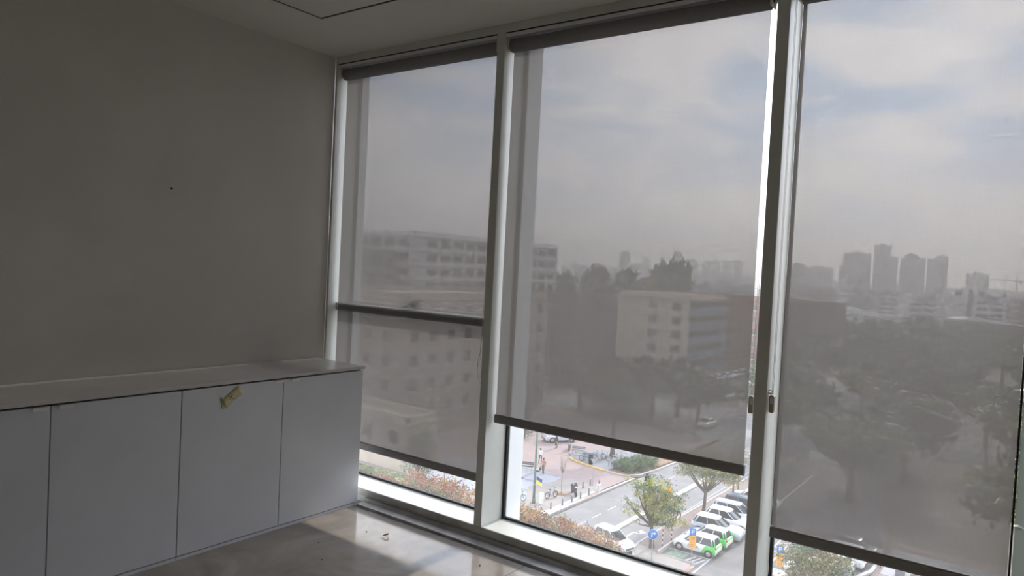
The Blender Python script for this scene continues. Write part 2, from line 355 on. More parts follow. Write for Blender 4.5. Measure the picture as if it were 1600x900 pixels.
tag(MB().tube([(0.0, -1.052, 1.821), (.007, -1.052, 1.821)], [.006, .0045], 8).build('wall_screw', m_dark), 'tiny dark screw left in the bare left wall', 'screw')
# bits lying on the floor
m_chip = M('dry_shaving', (.42, .30, .17), .7, var=.2, scale=60)
p = hit(602, 838, 2, 0.0)
ch = MB(); pts = []
for i in range(13):
    t = -2.0+i*.33; pts.append((p.x+.016*math.cos(t), p.y+.020*math.sin(t)*.8, .0045+.012*max(0, math.sin(i/12*PI))))
ch.tube(pts, [.0012+.0038*math.sin(i/12*PI) for i in range(13)], 7)
tag(ch.build('wood_shaving', m_chip), 'small curled brown wood shaving on the sunlit floor strip', 'shaving')
m_crumb = M('crumb', (.12, .10, .08), .8)
crumbs = [(498, 848, 'dark crumb on the shaded floor left of the shaving'), (503, 875, 'dark crumb on the shaded floor near the bottom edge of the picture'),
          (573, 831, 'speck on the sunlit floor just left of the curled shaving'), (750, 884, 'speck on the floor near the skirting right of the shaving')]
for i, (px, py, lb) in enumerate(crumbs):
    q = hit(px, py, 2, 0); c_ = MB().ball((q.x, q.y, .0028), .0045, 0, 1, (1.4, .8, .6), .35, R_)
    tag(c_.build('crumb', m_crumb), lb, 'crumb', 'crumbs on the floor')

# ------------------------------------------------------------------ roller blinds
def beads(x, y, z0, z1, gap=.018, step=.0065):
    mb = MB(); z = z0; rr = .0020
    while z < z1:
        for k, dy in ((0, -gap/2), (1, gap/2)):
            c = Vector((x, y+dy, z+(step/2)*k)); r = rr
            mb.add([c+Vector(q)*r for q in ((1, 0, 0), (-1, 0, 0), (0, 1, 0), (0, -1, 0), (0, 0, 1), (0, 0, -1))], [(0, 2, 4), (2, 1, 4), (1, 3, 4), (3, 0, 4), (2, 0, 5), (1, 2, 5), (3, 1, 5), (0, 3, 5)], 0, True)
        z += step
    for dy in (-gap/2, gap/2): mb.tube([(x, y+dy, z0), (x, y+dy, z1)], .0007, 4)
    return mb
def blind(label, x0, x1, zb, chain=None, group=None):
    """x0..x1 fabric, zb = bottom of the hem bar"""
    Y = .060; o = thing('roller_blind', label, 'roller blind', ((x0+x1)/2, Y, zb)); cx = (x0+x1)/2; W = x1-x0; T = 2.743-zb
    # fabric: very slightly wavy cloth hanging from the back of the roll
    nx, nz = 40, 10; vs = []; H0, H1 = .040, 2.690-zb
    for j in range(nz+1):
        for i in range(nx+1):
            u = i/nx; v = j/nz; vs.append((-W/2+u*W, .0010*math.sin(u*21+cx*3)*(1-v)*.9, H0+(H1-H0)*v))
    fs = [(j*(nx+1)+i, j*(nx+1)+i+1, (j+1)*(nx+1)+i+1, (j+1)*(nx+1)+i) for j in range(nz) for i in range(nx)]
    fb = MB(); fb.add(vs, fs, 0, True); fb.build('fabric', m_fabric, o)
    h = MB(); h.prism([(-.008, .0), (-.011, .006), (-.011, .040), (-.006, .046), (.006, .046), (.009, .040), (.009, .006), (.006, .0)], 'x', -W/2-.004, W/2+.004); h.build('hem_bar', m_hem, o)
    tb = MB(); tb.tube([(-W/2-.001, -.012, 2.681-zb), (W/2+.001, -.012, 2.681-zb)], .036, 28); tb.build('fabric_roll', m_roll, o)
    rl = MB(); rl.bbox((-W/2-.02, -.052, 2.720-zb), (W/2+.02, .035, 2.736-zb), .0015); rl.bbox((-W/2-.02, -.058, 2.718-zb), (W/2+.02, -.052, 2.7365-zb), .0015); rl.build('head_rail', m_rail, o)
    for s in (-1, 1):
        k = MB(); xx = s*(W/2+.009); k.bbox((xx-.004, -.045, 2.655-zb), (xx+.004, .025, 2.731-zb), .002); k.tube([(xx-.008*s, -.012, 2.69-zb), (xx+.004*s, -.012, 2.69-zb)], .020, 14); k.build('bracket', m_plastic, o)
    return o
b1 = blind('left roller blind, lowered behind the cabinet end almost to the sill', .050, 1.292, .300)
b2 = blind('middle roller blind, stopped well above the sill with cars visible below', 1.386, 2.742, .648)
b3 = blind('right roller blind with its slanting-looking hem reaching the bottom of the frame', 2.874, 3.694, .415)
b4 = blind('roller blind behind the camera side, over the far right window', 4.975, 6.345, .60)
# bead chains with their weights; a thin plain cord on the left blind
def chain(bl, x, y, z0, z1, gap=.020, clip=False):
    zb = bl.location.z; ox = bl.location.x
    m = beads(x-ox, y-.060, z0-zb+.01, z1-zb, gap); c = m.build('bead_chain', m_chain, bl)
    w = MB(); X, Yy, Z = x-ox, y-.060, z0-zb
    w.prism([(X-.010+0, Z-.052), (X-.007, Z-.060), (X+.007, Z-.060), (X+.010, Z-.052), (X+.010, Z+.008), (X+.006, Z+.014), (X-.006, Z+.014), (X-.010, Z+.008)], 'y', Yy-.011, Yy+.011)
    wt_ = w.build('chain_weight', M('smoky_plastic', (.50, .45, .33), .25), c)
    MB().bbox((X-.006, Yy-.0125, Z-.022), (X+.006, Yy+.0125, Z+.004), .002).build('white_catch', m_handle, c)
    if clip:
        k = MB(); k.bbox((X-.016, Yy-.01, Z+.018), (X-.004, Yy+.005, Z+.024), .001); k.torus((X-.008, Yy-.004, Z+.026), (0, 1, 0), .008, .002); k.build('chain_clip', m_handle, c)
chain(b2, 2.762, .050, .985, 2.70)
chain(b3, 2.853, .030, 1.005, 2.70, .016, True)
cm = MB(); zz = b1.location.z; ox = b1.location.x; X = 1.300-ox
cm.tube([(X, -.035, 2.68-zz), (X-.001, -.036, 2.0-zz), (X-.004, -.038, 1.3-zz), (X-.010, -.040, 1.05-zz), (X-.024, -.045, .95-zz), (X-.022, -.047, .90-zz), (X-.002, -.048, .870-zz), (X+.008, -.045, .88-zz)], .0016, 6)
cm.tube([(X+.006, -.030, 2.68-zz), (X+.005, -.030, 1.2-zz), (X+.008, -.045, .88-zz)], .0012, 6)
cm.build('pull_cord', m_plastic, b1)
cm = MB(); o2 = b2.location; cm.tube([(1.374-o2.x, -.045, 2.725-o2.z), (1.372-o2.x, -.05, 2.69-o2.z), (1.376-o2.x, -.045, 2.655-o2.z), (1.384-o2.x, -.03, 2.645-o2.z)], .003, 6); cm.build('cord_end', m_plastic, b2)
#@@OUTDOORS
# ================================================================== THE STREET BELOW
m_asph = M('asphalt', (.23, .23, .235), .85, var=.10, scale=.6, detail=8, bump=.1, bscale=8)
m_asph2 = M('parking_asphalt', (.165, .16, .16), .85, var=.12, scale=.8, detail=8)
m_conc = M('pavement_concrete', (.31, .285, .265), .85, var=.08, scale=1.2, detail=6)
m_kerb = M('kerb_stone', (.46, .445, .425), .8, var=.08, scale=2)
m_white = M('road_paint', (.52, .52, .51), .7, var=.08, scale=6)
m_yel = M('yellow_kerb_paint', (.62, .42, .10), .7, var=.12, scale=4)
m_redk = M('red_kerb_paint', (.55, .16, .12), .7, var=.1, scale=4)
m_soil = M('soil', (.30, .20, .13), .95, var=.25, scale=3)
m_tile = M('grey_paving', (.34, .35, .385), .8, var=.05, scale=2)
m_tile2 = M('dark_grey_paving', (.24, .25, .28), .8, var=.06, scale=2)
m_land = M('distant_ground', (.10, .10, .075), .95, var=.35, scale=.03, detail=8, col2=(.17, .16, .13))
def brick_mat(name, c1, c2, mort, sc, w=.4, h=.2):
    m = bpy.data.materials.new(name); m.use_nodes = True; N = m.node_tree.nodes; L = m.node_tree.links; p = N['Principled BSDF']; p.inputs['Roughness'].default_value = .85
    tc = N.new('ShaderNodeTexCoord'); br = N.new('ShaderNodeTexBrick'); L.new(tc.outputs['Object'], br.inputs['Vector'])
    br.inputs['Color1'].default_value = (*c1, 1); br.inputs['Color2'].default_value = (*c2, 1); br.inputs['Mortar'].default_value = (*mort, 1)
    br.inputs['Scale'].default_value = sc; br.inputs['Brick Width'].default_value = w; br.inputs['Row Height'].default_value = h; br.inputs['Mortar Size'].default_value = .012
    L.new(br.outputs['Color'], p.inputs['Base Color']); return m
m_brick = brick_mat('red_brick_paving', (.29, .22, .215), (.34, .265, .255), (.33, .28, .27), 1)
m_brick2 = brick_mat('brown_brick_paving', (.22, .17, .155), (.27, .215, .195), (.26, .21, .19), 1)
m_grn = M('green_parking_paint', (.20, .30, .20), .8, var=.25, scale=3)

def slab(name, poly, z0, z1, m, kind=True):
    o = MB().prism([(p[0], p[1]) for p in poly], 'z', z0, z1).build(name, m)
    if kind: structure(o)
    return o
def rct(x0, y0, x1, y1): return [(x0, y0), (x1, y0), (x1, y1), (x0, y1)]
slab('ground', rct(-4500, 1, 4000, 6500), G-.6, G-.06, m_land)
slab('road', [(-30.2, 28), (-20.9, 28), (-20.6, 90), (-10, 96), (-10, 104), (-20, 108), (-24, 176), (-46, 176), (-46, 150), (-36, 118), (-62, 112), (-62, 96), (-29, 92)], G-.5, G, m_asph)
slab('road_apron', [(-62, 28), (-30.2, 28), (-30.2, 50.2), (-62, 50.2)], G-.5, G+.005, m_conc)
slab('pavement_left', [(-33.6, 46), (-30.25, 46), (-30.25, 61.6), (-34.6, 61.6), (-36.2, 56), (-34.0, 52.6), (-34.0, 46)], G-.5, G+.10, m_conc)
slab('plaza_brick', [(-62, 50.2), (-34.1, 50.2), (-34.1, 61.6), (-30.3, 61.6), (-30.0, 68), (-33.2, 66.7), (-36, 76), (-30, 79), (-30, 92), (-62, 92)], G-.5, G+.07, m_brick)
slab('plaza_grey_paving', [(-46, 50.2), (-34.0, 50.2), (-34.0, 53.0), (-34.7, 56.6), (-35.5, 61.2), (-39.9, 62.3), (-44, 62.3), (-50, 58)], G-.4, G+.085, m_tile)
pv = MB()
for a, c, w in (((-46, 57.9), (-35.0, 57.9), .5), ((-46, 54.9), (-34.5, 54.9), .5), ((-46, 61.2), (-35.6, 61.2), .45), ((-38.0, 50.4), (-38.6, 62.2), .4), ((-42.0, 50.4), (-42.5, 62.2), .4)):
    d = Vector((c[0]-a[0], c[1]-a[1])).normalized(); n = Vector((-d.y, d.x))*w/2
    pv.prism([(a[0]+n.x, a[1]+n.y), (a[0]-n.x, a[1]-n.y), (c[0]-n.x, c[1]-n.y), (c[0]+n.x, c[1]+n.y)], 'z', G+.08, G+.092)
structure(pv.build('plaza_dark_bands', m_tile2))
slab('raised_island', [(-40.2, 70.2), (-38.1, 67.9), (-35.3, 67.1), (-33.2, 66.8), (-31.6, 76.5), (-36.5, 78.5)], G-.3, G+.17, m_tile2)
def kerb(name, pts, w, z1, m):
    mb = MB(); v = [Vector(p) for p in pts]; L_ = []; Rr = []
    for i, p in enumerate(v):
        d = (v[min(i+1, len(v)-1)]-v[max(i-1, 0)]).normalized(); n = Vector((-d.y, d.x))*w/2; L_.append(p+n); Rr.append(p-n)
    for i in range(len(v)-1):
        mb.prism([L_[i], Rr[i], Rr[i+1], L_[i+1]], 'z', G-.3, z1)
    return structure(mb.build(name, m))
kerb('kerb_yellow', [(-39.0, 68.6), (-38.1, 67.8), (-35.3, 67.0), (-33.3, 66.7)], .28, G+.20, m_yel)
kerb('kerb_island', [(-33.2, 66.7), (-31.8, 66.6), (-30.6, 66.8), (-29.8, 68.2), (-29.3, 72), (-28.9, 80), (-28.8, 92)], .26, G+.19, m_kerb)
kerb('kerb_left', [(-30.25, 48), (-30.15, 54), (-30.0, 58), (-29.9, 61), (-29.7, 66.5)], .26, G+.13, m_kerb)
kerb('kerb_red_stretch', [(-30.02, 56.6), (-29.95, 60.0)], .10, G+.135, m_redk)
kerb('pavement_band', [(-30.75, 48.5), (-30.65, 54), (-30.5, 59.5)], .55, G+.105, m_kerb)
slab('shrub_bed_soil', [(-33.0, 67.0), (-30.2, 67.0), (-29.4, 78), (-31.8, 78)], G-.3, G+.16, m_soil)
slab('median_strip', [(-24.35, 50.5), (-23.8, 50.5), (-23.5, 92), (-24.2, 92)], G-.3, G+.14, m_kerb)
slab('island_pavement', [(-21.1, 50.2), (-20.4, 47.6), (-18.6, 45.6), (-15.8, 45.4), (-15.9, 49.4), (-19.1, 49.5), (-19.1, 92), (-20.7, 92), (-21.1, 60)], G-.3, G+.10, m_brick2)
slab('island_corner_paving', [(-21.1, 50.0), (-20.4, 47.6), (-18.6, 45.6), (-15.8, 45.4), (-15.85, 48.9), (-19.1, 49.3)], G-.3, G+.112, m_conc)
kerb('kerb_corner', [(-18.5, 45.5), (-20.3, 47.5), (-20.95, 48.8), (-21.2, 50.3), (-21.15, 58.5), (-20.8, 70), (-20.6, 92)], .18, G+.13, m_kerb)
kerb('parking_wall', [(-19.05, 49.4), (-19.05, 90)], .16, G+.30, m_kerb)
slab('parking_lot', [(-19.0, 49.4), (-15.9, 49.4), (-15.9, 44), (6, 44), (6, 62.5), (-4.8, 62.5), (-4.8, 64), (-11, 92), (-19.0, 92)], G-.5, G+.02, m_asph2)
kerb('kerb_red_end', [(-16.05, 47.2), (-15.95, 48.4)], .2, G+.13, m_redk)
def paint(name, rects, m=None, z=G+.004):
    mb = MB()
    for r_ in rects:
        if len(r_) == 4 and not isinstance(r_[0], tuple): mb.box((r_[0], r_[1], z-.02), (r_[2], r_[3], z+.006))
        else: mb.prism(list(r_), 'z', z-.02, z+.006)
    return structure(mb.build(name, m or m_white))
paint('lane_dashes', [(-27.04, y, -26.94, y+1.5) for y in (44.3, 47.6, 50.2, 52.9, 55.8, 59.2, 62.6, 66.0, 69.4, 72.8, 76.2, 79.6, 83, 86.4)])
paint('edge_line', [(-21.50, 56, -21.42, 80)])
paint('turn_arrow', [((-22.75, 49.9), (-22.55, 49.9), (-22.55, 52.2), (-22.75, 52.2)), ((-22.75, 52.1), (-22.2, 52.5), (-22.2, 52.75), (-22.75, 52.35)), ((-22.35, 52.1), (-21.75, 52.9), (-22.45, 53.3))])
paint('parking_lines', [(-15.62, 44, -15.48, 84)]+[(-18.9, y, -15.6, y+.09) for y in (51.15, 53.35, 55.55, 57.75, 59.95, 62.15, 64.35, 66.55, 68.75, 70.95)], z=G+.024)
paint('green_bay_patch', [((-18.7, 49.75), (-17.3, 49.75), (-17.1, 50.9), (-18.5, 50.9))], m_grn, G+.024)
paint('bay_hatching', [((-17.0+k*.42, 49.75), (-16.84+k*.42, 49.75), (-16.5+k*.42, 50.95), (-16.66+k*.42, 50.95)) for k in range(3)]+[(-18.9, 49.62, -15.9, 49.70)], z=G+.024)
hatch = [(-12.55, 53, -12.43, 66), (-11.75, 53, -11.63, 66)]+[((-12.5, y), (-12.5, y+.12), (-11.7, y+.92), (-11.7, y+.8)) for y in np.arange(53, 65, 1.1)]
paint('walkway_hatching', hatch, z=G+.024)
slab('terrace_brick', [(-5.1, 55.2), (7, 52), (7, 66), (-4.9, 66)], G-.3, G+.12, m_brick2)
slab('terrace_paving', [(-4.6, 57.6), (6, 57.6), (6, 64), (-4.6, 64)], G-.3, G+.135, m_tile)
kerb('kerb_terrace', [(-6.4, 54.0), (-5.2, 57.5), (-5.0, 62)], .3, G+.2, m_kerb)

# ---------------------------------------------------------------- cars
m_tyre = M('tyre', (.025, .025, .027), .8)
m_rim = M('wheel_rim', (.45, .46, .48), .35, metal=.6)
m_cglass = M('car_glass', (.03, .035, .042), .08, spec=.8)
m_lamp = M('headlamp', (.75, .78, .8), .15)
m_tail = M('tail_lamp', (.45, .03, .03), .25)
m_bump = M('dark_bumper', (.05, .05, .055), .5)
m_plate = M('number_plate', (.75, .60, .12), .5)
def paintm(name, c, metal=.1): return M(name, c, .25, metal=metal, spec=.6)
pm_white = paintm('white_car_paint', (.82, .83, .84)); pm_silver = paintm('silver_car_paint', (.50, .54, .60), .35); pm_blue = paintm('blue_grey_car_paint', (.10, .13, .19), .3)
pm_grey = paintm('grey_car_paint', (.22, .23, .25), .3); pm_black = paintm('black_car_paint', (.03, .03, .035), .2); pm_pale = paintm('pale_silver_car_paint', (.66, .70, .76), .25)
def livery():
    m = paintm('white_green_livery', (.82, .83, .84)); nt = m.node_tree; N = nt.nodes; L = nt.links; p = N['Principled BSDF']
    src = p.inputs['Base Color'].links[0].from_socket
    tc = N.new('ShaderNodeTexCoord'); sp = N.new('ShaderNodeSeparateXYZ'); L.new(tc.outputs['Object'], sp.inputs[0])
    # green wraps the rear third, its front edge slanting forward with height; the bumper stays white
    a = N.new('ShaderNodeMath'); a.operation = 'MULTIPLY_ADD'; a.inputs[1].default_value = .55; L.new(sp.outputs['Z'], a.inputs[0]); L.new(sp.outputs['X'], a.inputs[2])
    # a = x + .55 z ; green where a < -.05
    g1 = N.new('ShaderNodeMath'); g1.operation = 'LESS_THAN'; g1.inputs[1].default_value = -.42; L.new(a.outputs[0], g1.inputs[0])
    g2 = N.new('ShaderNodeMath'); g2.operation = 'GREATER_THAN'; g2.inputs[1].default_value = -1.72; L.new(sp.outputs['X'], g2.inputs[0])
    g3 = N.new('ShaderNodeMath'); g3.operation = 'LESS_THAN'; g3.inputs[1].default_value = 1.30; L.new(sp.outputs['Z'], g3.inputs[0])
    g4 = N.new('ShaderNodeMath'); g4.operation = 'MULTIPLY'; L.new(g1.outputs[0], g4.inputs[0]); L.new(g3.outputs[0], g4.inputs[1])
    z2 = N.new('ShaderNodeMath'); z2.operation = 'GREATER_THAN'; z2.inputs[1].default_value = .78; L.new(sp.outputs['Z'], z2.inputs[0])
    mxx = N.new('ShaderNodeMath'); mxx.operation = 'MAXIMUM'; L.new(g2.outputs[0], mxx.inputs[0]); L.new(z2.outputs[0], mxx.inputs[1])
    g5 = N.new('ShaderNodeMath'); g5.operation = 'MULTIPLY'; L.new(g4.outputs[0], g5.inputs[0]); L.new(mxx.outputs[0], g5.inputs[1])
    mx = N.new('ShaderNodeMixRGB'); L.new(g5.outputs[0], mx.inputs[0]); L.new(src, mx.inputs[1]); mx.inputs[2].default_value = (.10, .62, .12, 1); L.new(mx.outputs[0], p.inputs['Base Color'])
    return m
pm_livery = livery()
def loft(mb, rings, mi=0, smooth=True, caps=True):
    n = len(rings[0]); vs = [p for r in rings for p in r]
    fs = [(i*n+j, i*n+(j+1) % n, (i+1)*n+(j+1) % n, (i+1)*n+j) for i in range(len(rings)-1) for j in range(n)]
    if caps: fs += [tuple(range(n)), tuple((len(rings)-1)*n+j for j in range(n))[::-1]]
    return mb.add(vs, fs, mi, smooth)
def interp(tab, x):
    for (a, va), (c, vc) in zip(tab, tab[1:]):
        if x <= c: t = (x-a)/(c-a) if c > a else 0; t = max(0, min(1, t)); return va+(vc-va)*t
    return tab[-1][1]
KINDS = {  # length, width, height, wheelbase, wheel r, beltline (x/L from rear, z), cabin bottom rear/front, roof rear/front (x/L)
 'hatch': dict(L=3.6, W=1.60, H=1.49, wb=2.40, r=.29, belt=[(0, .86), (.04, .93), (.5, .92), (.74, .90), (.90, .80), (.97, .66), (1, .56)], cb=(.03, .80), rf=(.09, .57)),
 'suv': dict(L=4.4, W=1.82, H=1.60, wb=2.65, r=.34, belt=[(0, .93), (.04, 1.02), (.5, 1.00), (.72, 1.00), (.90, .94), (.97, .82), (1, .66)], cb=(.03, .75), rf=(.12, .53)),
 'wagon': dict(L=4.5, W=1.80, H=1.58, wb=2.70, r=.33, belt=[(0, .93), (.03, 1.00), (.5, .98), (.72, .97), (.90, .88), (.97, .76), (1, .60)], cb=(.02, .76), rf=(.07, .56)),
 'sedan': dict(L=4.5, W=1.78, H=1.45, wb=2.65, r=.31, belt=[(0, .84), (.03, .95), (.16, .98), (.5, .92), (.72, .92), (.90, .82), (.97, .68), (1, .55)], cb=(.14, .76), rf=(.28, .55)),
}
def make_car(kind, paint_, label, loc, rz, group=None, roofm=None, rails=False, cat='car'):
    k = KINDS[kind]; L_, W_, H_ = k['L'], k['W'], k['H']; o = thing('car', label, cat, loc, rz, group)
    X = lambda t: (t-.5)*L_
    rings = []
    for t in (0, .012, .03, .06, .12, .2, .35, .5, .65, .75, .83, .90, .95, .98, 1.0):
        zt = interp(k['belt'], t); zb = .34 if (t < .02 or t > .985) else .22
        e = min(t, 1-t); w = W_/2*(1 if e > .12 else (.80+.20*math.sqrt(max(0, 1-(1-e/.12)**2))))
        zt -= .0
        rings.append([(X(t), s*w*a, z) for (s, a, z) in ((1, .90, zb), (1, .98, zb+.12), (1, 1.0, (zb+zt)/2), (1, .985, zt-.10), (1, .90, zt-.015), (1, .55, zt+.02), (-1, .55, zt+.02), (-1, .90, zt-.015), (-1, .985, zt-.10), (-1, 1.0, (zb+zt)/2), (-1, .98, zb+.12), (-1, .90, zb))])
    body = MB(); loft(body, rings); body.build('body', paint_, o)
    # greenhouse: dark glass volume, roof skin and pillars
    zb = .88*interp(k['belt'], .5); zr = H_-.05; c0, c1 = k['cb']; f0, f1 = k['rf']
    wb_, wt_ = W_/2*.90, W_/2*.70
    def ringg(z, a, c, w):
        m_ = (a+c)/2; return [(X(a), w*.86, z), (X(a+.03), w, z), (X(m_), w*1.02, z), (X(c-.06), w, z), (X(c), w*.72, z), (X(c+.01), 0, z), (X(c), -w*.72, z), (X(c-.06), -w, z), (X(m_), -w*1.02, z), (X(a+.03), -w, z), (X(a), -w*.86, z), (X(a-.004), 0, z)]
    g_ = MB(); loft(g_, [ringg(zb, c0, c1, wb_), ringg(zr, f0, f1, wt_)], smooth=False); g_.build('windows', m_cglass, o)
    rf = MB(); loft(rf, [ringg(zr-.035, f0-.006, f1+.012, wt_*1.035), ringg(zr, f0-.004, f1+.002, wt_*1.02), ringg(zr+.03, f0+.01, f1-.02, wt_*.92), ringg(zr+.05, f0+.05, f1-.06, wt_*.7)]); rf.build('roof', roofm or paint_, o)
    for s in (1, -1):
        for (xb, xt, r_) in ((c1-.055, f1-.055, .028), ((c0+c1)/2-.02, (f0+f1)/2, .035), (c0+.055, f0+.05, .065)):
            MB().tube([(X(xb), s*(wb_+.004), zb), (X(xt), s*(wt_+.004), zr-.02)], r_, 6).build('pillar', paint_, o)
        MB().tube([(X(c0+.005), s*wb_*.86, zb), (X(f0), s*wt_*.86, zr-.02)], .05, 6).build('pillar', paint_, o)
    if rails:
        for s in (1, -1): MB().tube([(X(f0+.03), s*wt_*.88, zr+.04), (X(f0+.07), s*wt_*.88, zr+.085), (X(f1-.06), s*wt_*.88, zr+.085), (X(f1-.02), s*wt_*.88, zr+.03)], .018, 6).build('roof_rail', m_bump, o)
    for fx in (1, -1):
        for s in (1, -1):
            cx = fx*k['wb']/2; y = s*(W_/2-.085)
            w = MB(); w.tube([(cx, y-.10, k['r']), (cx, y+.10, k['r'])], k['r'], 18); w.torus((cx, s*(W_/2+.002), k['r']), (0, 1, 0), k['r']+.025, .03, 18, 5)
            wo = w.build('wheel', m_tyre, o)
            rm = MB(); rm.tube([(cx, s*(W_/2+.0), k['r']), (cx, s*(W_/2+.022), k['r'])], [k['r']*.68, k['r']*.60], 14)
            rm.build('rim', m_rim, wo)
    zf = interp(k['belt'], .97)
    for s in (1, -1):
        h = MB(); h.ball((X(.955), s*W_*.375, zf-.09), .12, 0, 2, (1.25, .9, .55)); h.build('headlight', m_lamp, o)
        h = MB(); h.ball((X(.028), s*W_*.415, interp(k['belt'], .03)-.12), .12, 0, 2, (.75, .55, 1.15)); h.build('taillight', m_tail, o)
        h = MB(); h.ball((X(c1-.10), s*(W_/2+.07), zb+.10), .085, 0, 2, (.55, 1.1, .8)); h.build('side_mirror', paint_, o)
    h = MB(); h.bbox((X(.985), -W_*.30, .36), (X(1)+.012, W_*.30, .52), .02); h.build('grille', m_bump, o)
    h = MB(); h.bbox((X(0)-.012, -W_*.36, .30), (X(.012), W_*.36, .44), .02); h.build('rear_bumper', m_bump, o)
    h = MB(); h.bbox((X(0)-.022, -.26, .50), (X(0)+.01, .26, .61), .004); h.build('number_plate', m_plate, o)
    return o
# parked row, nose to the pavement or to the aisle: +x is the aisle side
Zp = G+.026
c1_ = make_car('hatch', pm_livery, 'small white hatchback with green rear, the nearer one behind the orange-topped signpost', (-16.95, 52.15, Zp), PI, roofm=pm_white)
m_emb = M('grey_emblem', (.25, .28, .34), .6)
for s in (-1, 1):
    yy = s*.802
    MB().prism([(.38, .50), (.52, .50), (.49, .61), (.48, .72), (.42, .72), (.41, .61)], 'y', yy-.012, yy+.012).build('door_emblem', m_emb, c1_)
    MB().prism([(-.42, .52), (-.20, .56), (-.12, .70), (-.34, .74), (-.30, .63)], 'y', yy-.012, yy+.012).build('door_emblem', m_emb, c1_)
dup(c1_, (-16.85, 54.45, Zp), PI-.02, 'small white and green hatchback parked second from the green floor patch')
make_car('suv', pm_silver, 'silver blue crossover with dark side windows parked beside the second green-tailed hatchback', (-17.0, 56.75, Zp), .03, rails=False, roofm=pm_white)
make_car('suv', pm_white, 'white crossover parked between the silver crossover and the pale estate car', (-16.9, 59.4, Zp), .0)
make_car('wagon', pm_pale, 'pale silver estate car with roof rails parked beside the dark blue one', (-17.0, 61.8, Zp), .02, rails=True)
make_car('wagon', pm_blue, 'dark blue-grey estate car with roof rails, last of the row clear of the blind', (-16.8, 64.3, Zp), 0, rails=True)
make_car('sedan', pm_white, 'white saloon half seen behind the middle blind past the dark blue estate', (-17.0, 67.2, Zp), 0)
# the other side of the aisle, below the right blind
make_car('wagon', pm_white, 'white estate car tail towards the terrace, right of the bushy tree crown', (-7.9, 58.0, Zp), PI+.0, rails=True)
make_car('sedan', pm_grey, 'dark grey saloon beside the white estate, cut by the right blind hem', (-7.4, 60.6, Zp), PI)
make_car('sedan', pm_white, 'white saloon whose roof shows at the bottom edge left of the bushy tree', (-9.6, 48.9, Zp), 0)
make_car('hatch', pm_white, 'white hatchback hidden behind the leaves of the bushy tree, right of the sign', (-8.6, 53.2, Zp), PI)
make_car('suv', pm_silver, 'silver car glimpsed through the leaves of the bushy tree crown', (-8.3, 55.6, Zp), PI)
# moving or far cars
q = gp(957, 855); make_car('hatch', pm_white, 'white car on the road half hidden by the red shrubs', (q.x, q.y, G+.005), -.25)
make_car('suv', pm_pale, 'pale crossover parked on the brick plaza, partly above the blind hem', (-44.3, 74.6, G+.075), .95)
far = [(-34.0, 99, 1.55, pm_white, 'white car alone in the junction behind the middle blind', 'sedan'), (-40.4, 125.5, 1.7, pm_white, 'right one of two white cars beyond the junction behind the middle blind', 'suv'),
       (-44.0, 125.8, 1.7, pm_pale, 'left one of two pale cars beyond the junction behind the middle blind', 'sedan'), (-42.5, 112, .3, pm_grey, 'grey car between the junction and the cream block, behind the blind', 'sedan')]
for x, y, rz, m_, lb, kd in far: make_car(kd, m_, lb, (x, y, G+.005), rz)
fc = make_car('sedan', pm_white, 'small car parked along the foot of the block with blue balconies', (-50.6, 139, G+.005), 1.2, 'cars along the balcony block')
for i in range(6): dup(fc, (-50.2+.3*i, 143+i*4.2, G+.005), 1.2)

# ---------------------------------------------------------------- vegetation
def leafm(name, c, c2=None):
    m = M(name, c, .6, var=.35, scale=1.1, detail=5, col2=c2, lo=.35, hi=.65); p = m.node_tree.nodes['Principled BSDF']
    return m
lf_yel = leafm('yellow_green_leaves', (.34, .35, .07)); lf_grn = leafm('green_leaves', (.13, .19, .055)); lf_olv = leafm('olive_leaves', (.24, .24, .085))
lf_dark = leafm('dark_leaves', (.050, .062, .028)); lf_red = leafm('red_brown_leaves', (.30, .10, .045)); lf_org = leafm('orange_leaves', (.42, .23, .09)); lf_pale = leafm('pale_green_leaves', (.30, .34, .15))
lf_blu = leafm('grey_green_leaves', (.10, .16, .09)); lf_or2 = leafm('dry_olive_leaves', (.30, .25, .12))
m_bark = M('bark', (.13, .10, .08), .9, var=.25, scale=8); m_bark2 = M('pale_bark', (.26, .22, .18), .9, var=.2, scale=8)
def leaves(pts, size, seed, nm=3, flat=.0, weights=None):
    g = np.random.default_rng(seed); n = len(pts)
    a = g.normal(size=(n, 3)); a[:, 2] *= (1-flat); a /= np.linalg.norm(a, axis=1)[:, None]; b_ = g.normal(size=(n, 3)); b_ -= a*(a*b_).sum(1)[:, None]; b_ /= np.linalg.norm(b_, axis=1)[:, None]
    s = size*g.uniform(.6, 1.3, n)[:, None]; P_ = np.asarray(pts)
    v = np.stack([P_-a*s, P_-b_*s*.45, P_+a*s, P_+b_*s*.45], 1).reshape(-1, 3)
    me = bpy.data.meshes.new('foliage'); me.vertices.add(4*n); me.vertices.foreach_set('co', v.ravel()); me.loops.add(4*n); me.loops.foreach_set('vertex_index', np.arange(4*n, dtype=np.int32))
    me.polygons.add(n); me.polygons.foreach_set('loop_start', np.arange(0, 4*n, 4, dtype=np.int32)); 
    # material by clumps so that colour gathers in sprays
    cl = (np.floor(P_/ (size*6)).astype(int)*np.array([73856093, 19349663, 83492791])).sum(1); 
    me.polygons.foreach_set('material_index', ((np.abs(cl) % 97)/97*nm*.999).astype(np.int32) if weights is None else g.choice(nm, n, p=weights).astype(np.int32)); me.update(calc_edges=True)
    return me
